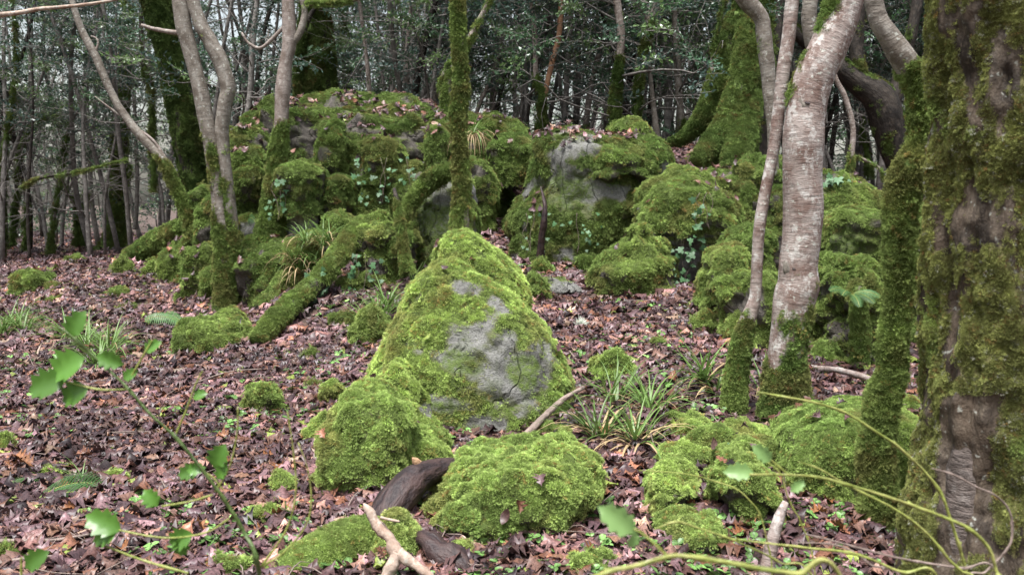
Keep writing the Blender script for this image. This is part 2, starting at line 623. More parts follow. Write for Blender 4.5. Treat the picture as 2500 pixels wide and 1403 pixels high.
for i, c in enumerate([(0.15, 0.075, 0.055), (0.10, 0.055, 0.05), (0.23, 0.125, 0.08), (0.075, 0.042, 0.04), (0.17, 0.10, 0.095), (0.26, 0.11, 0.045)]):
    M['dead%d' % i] = leafy('fallen_leaf_%d' % i, False, tuple(x * .75 for x in c), 0.42, 0.4, 0.1, 0.25, True)
M['lichen'] = leafy('lichen', False, (0.62, 0.68, 0.58), 0.8, 0.1, 0.2, 0.1)
M['stone'] = stone_mat('grey_stone')
M['stone_pale'] = stone_mat('pale_stone', (0.36, 0.34, 0.33), (0.16, 0.15, 0.15))
M['stone_dark'] = stone_mat('dark_stone', (0.08, 0.07, 0.06), (0.03, 0.026, 0.022))
M['birch'] = bark_mat('birch_bark', (0.31, 0.26, 0.235), (0.155, 0.10, 0.082), (0.50, 0.475, 0.445), streak=2.2, spots=0.6)
M['birch_warm'] = bark_mat('tan_bark', (0.20, 0.175, 0.148), (0.10, 0.08, 0.062), (0.27, 0.25, 0.22), streak=2, spots=0.5)
M['bark'] = bark_mat('grey_bark', (0.26, 0.215, 0.19), (0.14, 0.105, 0.085), (0.34, 0.30, 0.27), streak=3, spots=0.35)
M['bark_dark'] = bark_mat('dark_bark', (0.034, 0.026, 0.02), (0.013, 0.01, 0.008), (0.06, 0.047, 0.036), streak=-.7, bump=0.03)
M['bark_great'] = bark_mat('furrowed_bark', (0.085, 0.062, 0.043), (0.03, 0.022, 0.016), (0.14, 0.11, 0.08), moss_c=(0.085, 0.08, 0.03), streak=-.75, bump=0.03, spots=.4)
M['bark_orange'] = bark_mat('orange_bark', (0.42, 0.22, 0.12), (0.25, 0.13, 0.08), (0.36, 0.25, 0.17), streak=4)
M['bark_far'] = bark_mat('far_bark', (0.20, 0.18, 0.165), (0.10, 0.09, 0.08), (0.27, 0.25, 0.23), streak=2)
M['wet_wood'] = wood_mat('wet_wood', (0.02, 0.013, 0.014), (0.055, 0.033, 0.03), 0.55, 0.3)
M['torn_bark'] = bark_mat('torn_bark', (0.12, 0.095, 0.083), (0.045, 0.034, 0.028), (0.19, 0.165, 0.15), streak=1.5, bump=0.02)
M['raw_wood'] = wood_mat('raw_wood', (0.42, 0.26, 0.15), (0.30, 0.17, 0.10), 0.6, 0.3)
M['pale_stick'] = bark_mat('pale_stick', (0.40, 0.32, 0.26), (0.22, 0.13, 0.09), (0.55, 0.50, 0.44), streak=.3, spots=0.4)
M['twig'] = wood_mat('grey_twig', (0.17, 0.13, 0.11), (0.26, 0.2, 0.17), 0.6, 0.3)
M['green_twig'] = wood_mat('green_twig', (0.20, 0.24, 0.045), (0.29, 0.29, 0.09), 0.45, 0.4)
M['dark_green_twig'] = wood_mat('dark_green_twig', (0.06, 0.10, 0.025), (0.09, 0.13, 0.035), 0.45, 0.4)
M['soil'] = ground_mat()


# ------------------------------------------------------------------ prototypes for the scatter
def moss_tufts():
    r = np.random.default_rng(11)
    for v in range(5):
        acc = Acc()
        feather = v >= 3
        n = 64 if not feather else 30
        for k in range(n):
            rad = 0.045 * math.sqrt(r.random())
            a = r.random() * 6.283
            p = np.array([rad * math.cos(a), rad * math.sin(a), -0.008])
            out = np.array([math.cos(a), math.sin(a), 0]) * (rad / 0.045)
            d = np.array([0, 0, 1.0]) + out * (0.55 if not feather else 1.3) + r.normal(size=3) * (0.3 if not feather else 0.35)
            d /= np.linalg.norm(d)
            L = r.uniform(0.018, 0.034) * (1.5 if feather else 1.0)
            s = np.cross(d, r.normal(size=3))
            s /= np.linalg.norm(s)
            w = r.uniform(0.0014, 0.0024)
            tip = p + d * L + np.array([0, 0, -L * (0.35 if feather else 0.08)])
            mid = p + d * L * 0.55
            acc.add([p, mid + s * w, tip, mid - s * w], [[0, 1, 2, 3]])
            nl = 4 if not feather else 7
            for q in range(nl):
                t = 0.3 + 0.6 * (q + 0.5) / nl
                b = p + (tip - p) * t
                sd = (1 if q % 2 else -1)
                e = b + s * sd * L * (0.38 if feather else 0.24) * (1.25 - t) * 1.4 + d * L * 0.16 + np.cross(d, s) * r.normal() * L * 0.12
                wv = d * 0.0018
                acc.add([b - wv, b + wv, e], [[0, 1, 2]])
        proto('moss', acc.mesh('moss_tuft', [M['moss']], False))


def leaf_outline(kind, r, L=0.08, n=9):
    """half widths along a leaf"""
    t = np.linspace(0, 1, n)
    if kind == 'oak':                                  # every other station is a lobe
        w = 0.30 * np.sin(np.pi * np.clip(t, 0, 1) ** 1.25) ** 0.8 * (1 + 0.5 * np.cos(np.arange(n) * np.pi + r.normal() * .3)) * L
    elif kind == 'sorrel':
        w = 0.45 * np.sin(np.pi * t) ** 0.6 * L
    else:
        w = 0.27 * np.sin(np.pi * t ** 0.9) ** 0.85 * L
    w[0] = 0.012 * L
    w[-1] = 0.0
    return t * L, w


def leaf_mesh_data(kind, r, L=0.08, curl=None, n=9):
    x, w = leaf_outline(kind, r, L, n)
    c1 = r.normal() * 1.1 if curl is None else curl
    c2 = r.normal() * 1.2 if curl is None else curl
    tw = r.normal() * 0.8 if curl is None else 0
    V = []
    for i in range(n):
        for s in (-1, -0.5, 0, 0.5, 1):
            yy = s * w[i]
            xx = x[i] - L / 2
            z = c1 * 0.55 * xx * xx / L + c2 * 1.3 * yy * yy / L + tw * xx * yy / L * 0.6 + (abs(s) ** 1.5) * w[i] * 0.12
            if abs(s) == 1:
                z += r.normal() * 0.035 * L * (1 if curl is None else 0.3)
            V.append((xx, yy, z))
    V = np.array(V)
    i = np.arange(n - 1)[:, None] * 5
    j = np.arange(4)[None, :]
    F = np.stack([i + j, i + j + 1, i + 5 + j + 1, i + 5 + j], -1).reshape(-1, 4)
    return V, F


def litter_protos():
    r = np.random.default_rng(21)
    for v in range(10):
        V, F = leaf_mesh_data('oak' if v < 7 else 'beech', r)
        V[:, 2] -= V[:, 2].min() * 0.6
        proto('litter', make_mesh('dead_leaf', V, F, [M['litter']]))
    for v in range(3):
        acc = Acc()
        for k in range(3):
            V, F = leaf_mesh_data('sorrel', r, 0.05, 0.4, 6)
            a = k * 2.1 + r.random()
            V[:, 0] += 0.027
            R = np.array([[math.cos(a), -math.sin(a), 0], [math.sin(a), math.cos(a), 0], [0, 0, 1]])
            acc.add(V @ R.T + [0, 0, 0.02], F)
        proto('herb', acc.mesh('herb_leaf', [M['litter']]))


def spray_protos():
    """leafy twigs for the evergreen canopy"""
    r = np.random.default_rng(31)
    for v in range(6):
        acc = Acc()
        L = 0.62
        ends = [(np.zeros(3), np.array([L, 0, 0.03]))]
        for k in range(6):
            t = 0.2 + 0.13 * k
            s = (-1) ** k
            b = np.array([L * t, 0, 0.03 * t])
            ends.append((b, b + np.array([0.16, 0.2 * s * r.uniform(0.6, 1.2), r.normal() * 0.08])))
        for (a, b) in ends:
            m = (a + b) / 2 + r.normal(size=3) * 0.02
            tube_acc(acc, [a, m, b], [0.004, 0.003, 0.0015], 3, 4, 1)
            nl = 13 if a is ends[0][0] else 8
            for k in range(nl):
                t = (k + 0.6) / nl
                p = a + (b - a) * t
                d = (b - a) / np.linalg.norm(b - a) * 0.5 + r.normal(size=3) * 0.7 + np.array([0, 0, 0.1])
                d /= np.linalg.norm(d)
                s = np.cross(d, [0, 0, 1.0] + r.normal(size=3) * 0.6)
                s /= np.linalg.norm(s)
                ll = r.uniform(0.05, 0.085)
                w = ll * r.uniform(0.22, 0.32)
                u = np.cross(s, d) * ll * 0.1
                q0 = p + d * 0.006
                mid = q0 + d * ll * 0.45
                acc.add([q0, mid + s * w + u, q0 + d * ll, mid - s * w + u, mid - u * 0.5], [[0, 1, 4], [1, 2, 4], [2, 3, 4], [3, 0, 4]],
                        0, bk=np.zeros((5, 3)), moss=np.zeros(5))
        proto('spray', acc.mesh('leaf_spray', [M['foliage'], M['bark_far']], False))


moss_tufts()
litter_protos()
spray_protos()

MOSS_Y = np.array([0.285, 0.36, 0.11])      # yellow-green feather moss
MOSS_G = np.array([0.10, 0.17, 0.045])      # deeper green
MOSS_B = np.array([0.23, 0.215, 0.08])       # olive brown


def moss_colour(P, mixg=0.5, mixb=0.1, seed=0.0, gain=1.0):
    a = np.clip(.25 + .5 * mixg + .55 * fbm(P, 1.4, 3, seed), 0, 1)[:, None]
    a = a * .75 + .35 * (mixg - .35)
    a = np.clip(a, 0, 1)
    b = .65 * sstep(0.15, 0.6, fbm(P, 3.1, 3, seed + 3.3) + (mixb - 0.1) * 1.0)[:, None]
    c = MOSS_Y * (1 - a) + MOSS_G * a
    c = c * (1 - b) + MOSS_B * b
    v = 1 + .32 * np.clip(fbm(P, 6.5, 3, seed + 8.), -.7, .7)[:, None]
    c = c * gain * v * np.exp(RNG.normal(size=(len(P), 1)) * 0.2)
    d = RNG.random(len(P)) < .05
    c[d] = c[d] * [1.0, .62, .7]
    return c


def grow_moss(parent, V, F, N, mask, scale=1.0, per=760.0, mixg=0.5, mixb=0.1, seed=0.0, gain=1.0, lie=0.0, flecks=0.0, flat=1.0):
    """moss as a part of its rock, log or trunk"""
    P, Nn, m = sample(V, F, N, mask, per / scale ** 2)
    if len(P) == 0:
        return None
    Z = Nn + np.array([0, 0, 0.35 - lie]) + RNG.normal(size=Nn.shape) * 0.22
    s = scale * RNG.uniform(0.65, 1.35, len(P)) * (0.6 + 0.4 * m)
    c = moss_colour(P, mixg, mixb, seed, gain)
    if flecks:
        c[RNG.random(len(P)) < flecks] = (0.42, 0.42, 0.33)
    return scatter('moss', 'moss', P, eulers(Z), s[:, None] * [1, 1, flat], c, parent)

# ------------------------------------------------------------------ ground
def build_ground():
    ys = np.concatenate([np.linspace(-60, -4, 8), np.arange(-3, 16, 0.13), np.geomspace(16, 900, 70)])
    xs = np.concatenate([-np.geomspace(9, 600, 40)[::-1], np.arange(-8.9, 8.95, 0.14), np.geomspace(9, 600, 40)])
    X, Y = np.meshgrid(xs, ys)
    x, y = X.ravel(), Y.ravel()
    z = np.concatenate([ground_z(x[i:i + 4000], y[i:i + 4000]) for i in range(0, len(x), 4000)])
    nx = len(xs)
    i = (np.arange(len(ys) - 1)[:, None] * nx + np.arange(nx - 1)[None, :]).ravel()
    F = np.stack([i, i + 1, i + nx + 1, i + nx], 1)
    return link('ground', make_mesh('ground', np.stack([x, y, z], 1), F, [M['soil']]), None, 'structure',
                'woodland floor of dark soil under wet brown leaves')


ground = build_ground()

DEAD = np.array([(0.135, 0.072, 0.058), (0.10, 0.056, 0.052), (0.21, 0.125, 0.09), (0.06, 0.036, 0.034), (0.15, 0.093, 0.092),
                 (0.17, 0.08, 0.045), (0.115, 0.07, 0.07), (0.085, 0.052, 0.055), (0.125, 0.072, 0.062)])


def dead_colour(n, green=0.012):
    c = DEAD[RNG.integers(0, len(DEAD), n)] * [.90, .84, .90] * np.exp(RNG.normal(size=(n, 1)) * 0.4)
    g = RNG.random(n)
    c[g < green] = (0.22, 0.27, 0.06)
    c[(g > 0.985)] = (0.30, 0.20, 0.14)
    return c


def ground_normals(x, y):
    e = 0.08
    gx = (ground_z(x + e, y) - ground_z(x - e, y)) / (2 * e)
    gy = (ground_z(x, y + e) - ground_z(x, y - e)) / (2 * e)
    n = np.stack([-gx, -gy, np.ones_like(gx)], 1)
    return n / np.linalg.norm(n, axis=1)[:, None]


def chunks(f, x, y):
    return np.concatenate([f(x[i:i + 4000], y[i:i + 4000]) for i in range(0, len(x), 4000)])


def leaf_litter():
    Ps, Zs, S = [], [], []
    for y0, y1, den, sc in ((2.9, 5.5, 1000, .98), (5.5, 8, 800, 1.0), (8, 14, 400, 1.2), (14, 24, 120, 1.7), (24, 45, 36, 2.6)):
        w = 0.66 * y1 + 0.6
        n = int(den * 2 * w * (y1 - y0))
        x = RNG.uniform(-w, w, n)
        y = RNG.uniform(y0, y1, n)
        k = np.abs(x) < 0.64 * y + 0.6
        if y0 >= 24:
            k &= x < -2
        x, y = x[k], y[k]
        z = chunks(ground_z, x, y)
        Z = chunks(ground_normals, x, y)
        Ps.append(np.stack([x, y, z + RNG.uniform(0.0, 0.028, len(x)) * sc], 1))
        Zs.append(Z)
        S.append(sc * np.clip(np.exp(RNG.normal(size=len(x)) * .38) * .88, .35, 1.7))
    P = np.concatenate(Ps)
    Z = np.concatenate(Zs) + RNG.normal(size=(len(P), 3)) * 0.14
    damp = (.62 + .55 * sstep(-.3, .35, fbm(P, 1.1, 4, 15.)))[:, None]
    scatter('leaf_litter', 'litter', P, eulers(Z), np.concatenate(S), dead_colour(len(P)) * damp, ground)
    n = 6500
    y = RNG.uniform(3.2, 11, n)
    x = RNG.uniform(-1, 1, n) * (0.6 * y + 0.3)
    z = ground_z(x, y)
    P = np.stack([x, y, z + 0.02], 1)
    k = fbm(P, 0.9, 3, 8.0) > 0.08
    P = P[k]
    Z = np.array([0, 0, 1.0]) + RNG.normal(size=(len(P), 3)) * 0.35
    g = np.array([0.10, 0.19, 0.05]) * np.exp(RNG.normal(size=(len(P), 1)) * 0.35)
    scatter('small_herbs', 'herb', P, eulers(Z), RNG.uniform(0.35, 0.85, len(P)), g, ground)
    # the nearest and largest leaves lie on top as pieces of their own
    r = np.random.default_rng(77)
    protos = []
    for v in range(12):
        V, F = leaf_mesh_data('oak' if v % 4 else 'beech', r, 0.088)
        V[:, 2] -= V[:, 2].min() * 0.7
        protos.append(make_mesh('leaf', V, F, [M['dead%d' % (v % 6)]]))
    n = 0
    while n < 290:
        y = r.uniform(3.45, 5.6)
        x = r.uniform(-0.6, 0.6) * y
        px, py, _ = proj(np.array([[x, y, 0.03]]))
        if py[0] > 1400 or px[0] < 5 or px[0] > 2200 or (820 < px[0] < 1450 and 1000 < py[0] < 1330):
            continue
        o = link('leaf', protos[n % 12], ground)
        nz = ground_normals(np.array([x]), np.array([y]))[0] + r.normal(size=3) * 0.22
        q = Vector(nz).to_track_quat('Z', 'Y').to_euler()
        o.rotation_euler = q
        o.rotation_euler.rotate_axis('Z', r.random() * 6.28)
        o.location = (x, y, gz(x, y) + 0.028)
        s = r.uniform(0.8, 1.35)
        o.scale = (s, s, s)
        n += 1


leaf_litter()

# ------------------------------------------------------------------ rocks
FOOT = []
ROCK_SURF = []                        # (V, F, N) of everything leaves may come to rest on


CREASE = [0]


def rock_shape(rows, Y, thick, nu=72, nv=56, pw=2.5, lean=0.0, amp=0.13, freq=1.9, lump=0.04, lfreq=4.5, seed=0.0, crag=0.06, fine=.012, wide=1.05):
    """a boulder whose outline follows rows of (pixel y, left x, right x) at depth Y"""
    rows = np.array(rows, float)
    H = rows[-1, 0] - rows[0, 0]
    sec = []
    for py, xl, xr in rows:
        yr = Y + lean * (rows[-1, 0] - py) / H
        L, R = at(xl, py, yr), at(xr, py, yr)
        sec.append(((L[0] + R[0]) / 2, yr, (L[2] + R[2]) / 2, (R[0] - L[0]) / 2 * wide))
    sec = np.array(sec)
    amax = sec[:, 3].max()
    zt = sec[0, 2]
    a0 = sec[0, 3]
    h0 = min(a0 * 0.35, 0.06 + 0.15 * a0)
    caps = [(sec[0, 0], sec[0, 1], zt + h0 * (1 - q * q), max(a0 * q, 1e-3)) for q in (0.02, 0.4, 0.72)]
    bot = sec[-1].copy()
    bot[2] -= 0.35
    sec = np.concatenate([caps, sec, [bot]])
    s = catmull(np.concatenate([sec[:, [0, 1, 2, 3]]], 1), nv)
    s[:, 3] = np.maximum(s[:, 3], 1e-3)
    a = np.linspace(0, 2 * np.pi, nu, endpoint=False)
    ca, sa = np.cos(a), np.sin(a)
    cx = np.sign(ca) * np.abs(ca) ** (2 / pw)
    cy = np.sign(sa) * np.abs(sa) ** (2 / pw)
    b = thick * (s[:, 3] / amax) ** 0.75
    V = np.stack([s[:, 0][:, None] + s[:, 3][:, None] * cx[None], s[:, 1][:, None] + b[:, None] * cy[None], np.repeat(s[:, 2][:, None], nu, 1)], -1).reshape(-1, 3)
    i = np.arange(nv - 1)[:, None] * nu
    j = np.arange(nu)[None, :]
    F = np.stack([i + j, i + nu + j, i + nu + (j + 1) % nu, i + (j + 1) % nu], -1).reshape(-1, 4)
    N = vnormals(V, F)
    V = V + N * (amp * fbm(V, freq, 3, seed) + lump * np.abs(fbm(V, lfreq, 3, seed + 9)) * 1.2 - lump * .25 + fine * fbm(V, 13., 3, seed + 6))[:, None]
    CREASE[0] = np.zeros(len(V))
    if crag:
        q = fbm(V * [1.0, 1.0, 0.55], freq * 1.3, 4, seed + 4)
        CREASE[0] = (1 - np.abs(q) * 2.0).clip(0, 1) ** 3
        V = V - N * (crag * CREASE[0])[:, None]
    N = vnormals(V, F)
    return V, F, N


def rock(name, label, rows, Y=None, thick=0.4, parent=None, bare=(), film=(), cover=1.0, cat='boulder', mat=None, scale=None,
         mixg=0.5, mixb=0.1, gain=1.0, group=None, leaves=0.0, per=760.0, feather=0.0, **kw):
    if Y is None:
        g = pix_ground((rows[-1][1] + rows[-1][2]) / 2, rows[-1][0])
        Y = g[1] + thick * 0.75
    mat = mat or ('stone' if len(bare) else 'stone_dark')
    seed = kw.pop('seed', float(RNG.integers(0, 90)))
    if 7 <= Y and parent is None:
        gain *= 1.1
        mixg -= .05
    if Y < 7:
        gain *= 1.42
        mixg -= .16
        kw.setdefault('crag', .03)
    V, F, N = rock_shape(rows, Y, thick, seed=seed, **kw)
    px, py, _ = proj(V)
    nz = fbm(V, 5.0, 5, seed + 2, .62)
    m = 1 - .6 * sstep(.5, .95, CREASE[0]) * (N[:, 2] < .75)
    if cover < 1:
        m *= sstep(-0.1, 0.1, fbm(V, 2.2, 4, seed + 5) + (cover - 0.5) * 1.0 + 0.35 * (N[:, 2] - 0.3))
    fl = np.zeros(len(V))
    for (cx, cy, rx, ry, ang) in bare:
        c, s = math.cos(ang), math.sin(ang)
        u = ((px - cx) * c + (py - cy) * s) / rx
        v = (-(px - cx) * s + (py - cy) * c) / ry
        d = np.sqrt(u * u + v * v) + 0.55 * nz
        m = np.minimum(m, np.where(N[:, 1] < 0.35, .04 + .96 * sstep(0.5, 1.3, d), 1))
    for (cx, cy, rx, ry) in film:
        d = np.sqrt(((px - cx) / rx) ** 2 + ((py - cy) / ry) ** 2) + 0.5 * nz
        fl = np.maximum(fl, 1 - sstep(0.7, 1.1, d))
    m *= sstep(-0.6, -0.12, N[:, 2] + .35 * nz)
    me = make_mesh(name, V, F, [M[mat]], dict(moss=m, film=fl))
    o = link(name, me, parent, None, label, cat if parent is None else None, group)
    s = .78 * scale if scale else float(np.clip(Y / 12.5, 0.43, 1.0))
    grow_moss(o, V, F, N, m, s, per, mixg, mixb, seed, gain, flat=.75)
    FOOT.append((V[:, 0].min(), V[:, 0].max(), V[:, 1].min(), V[:, 1].max(), Y))
    if leaves:
        ROCK_SURF.append((V, F, N, leaves, seed))
    return o


# the mossy outcrop across the middle of the picture
outcrop = thing('rock_outcrop', 'long moss-draped rock outcrop with hollows and ivy below the bare trees', 'rock outcrop', (-1.6, 12.5, 0.9))
ob = dict(parent=outcrop)
rock('rock_face', None, [(272, 730, 1070), (290, 690, 1120), (312, 620, 1210), (350, 585, 1270), (420, 568, 1300), (500, 560, 1310), (570, 560, 1310), (640, 560, 1300)],
     13.6, 1.7, nu=220, nv=120, pw=3.2, amp=0.22, freq=0.9, lump=0.10, lfreq=3.0, crag=0.22, cover=0.66, mixg=0.75, mixb=0.16, gain=.95, leaves=.5,
     bare=[(740, 490, 40, 60, 0), (1240, 425, 52, 50, 0), (870, 450, 40, 75, 0.5), (1010, 330, 60, 14, 0)], film=[(860, 450, 50, 90)], mat='stone_dark', **ob)
for rows, Y, th in [
        ([(305, 600, 640), (325, 580, 655), (360, 570, 665), (400, 565, 650)], 12.3, .45),
        ([(360, 600, 640), (390, 580, 660), (430, 572, 655), (470, 572, 640)], 12.0, .4),
        ([(410, 590, 640), (440, 575, 650), (500, 572, 625), (545, 572, 610)], 11.8, .35),
        ([(298, 795, 830), (330, 785, 850), (390, 772, 850), (450, 775, 840), (530, 770, 830)], 12.0, .4),
        ([(440, 800, 850), (480, 790, 860), (540, 785, 850)], 11.6, .3),
        ([(338, 905, 955), (352, 892, 975), (375, 890, 990), (388, 895, 985)], 11.9, .32),
        ([(325, 1060, 1095), (350, 1045, 1105), (390, 1040, 1105), (430, 1045, 1100)], 12.0, .4),
        ([(262, 740, 790), (275, 722, 815), (295, 710, 810), (330, 705, 800)], 13.0, .5),
        ([(264, 838, 872), (278, 830, 888), (300, 832, 890)], 13.2, .35),
        ([(262, 955, 1000), (280, 940, 1040), (300, 935, 1060), (325, 960, 1075)], 13.2, .5),
        ([(285, 1170, 1220), (300, 1150, 1260), (325, 1145, 1280), (345, 1150, 1290)], 12.7, .5),
        ([(348, 1200, 1290), (362, 1192, 1300), (385, 1195, 1300)], 11.7, .45),
        ([(395, 1150, 1190), (420, 1140, 1205), (470, 1140, 1215), (520, 1145, 1205)], 11.2, .35),
        ([(405, 705, 770), (425, 690, 790), (455, 690, 790)], 11.35, .6),
        ([(420, 870, 930), (450, 860, 960), (520, 850, 970), (560, 850, 960)], 12.0, .35),
        ([(400, 970, 1030), (440, 950, 1050), (500, 950, 1040), (560, 960, 1020)], 11.9, .35)]:
    rock('moss_hummock', None, rows, Y, th, nu=48, nv=36, amp=0.06, lump=0.05, lfreq=5.0, cover=0.97, mixg=0.6, mixb=0.14, gain=1.0, leaves=0.2, crag=.06, **ob)

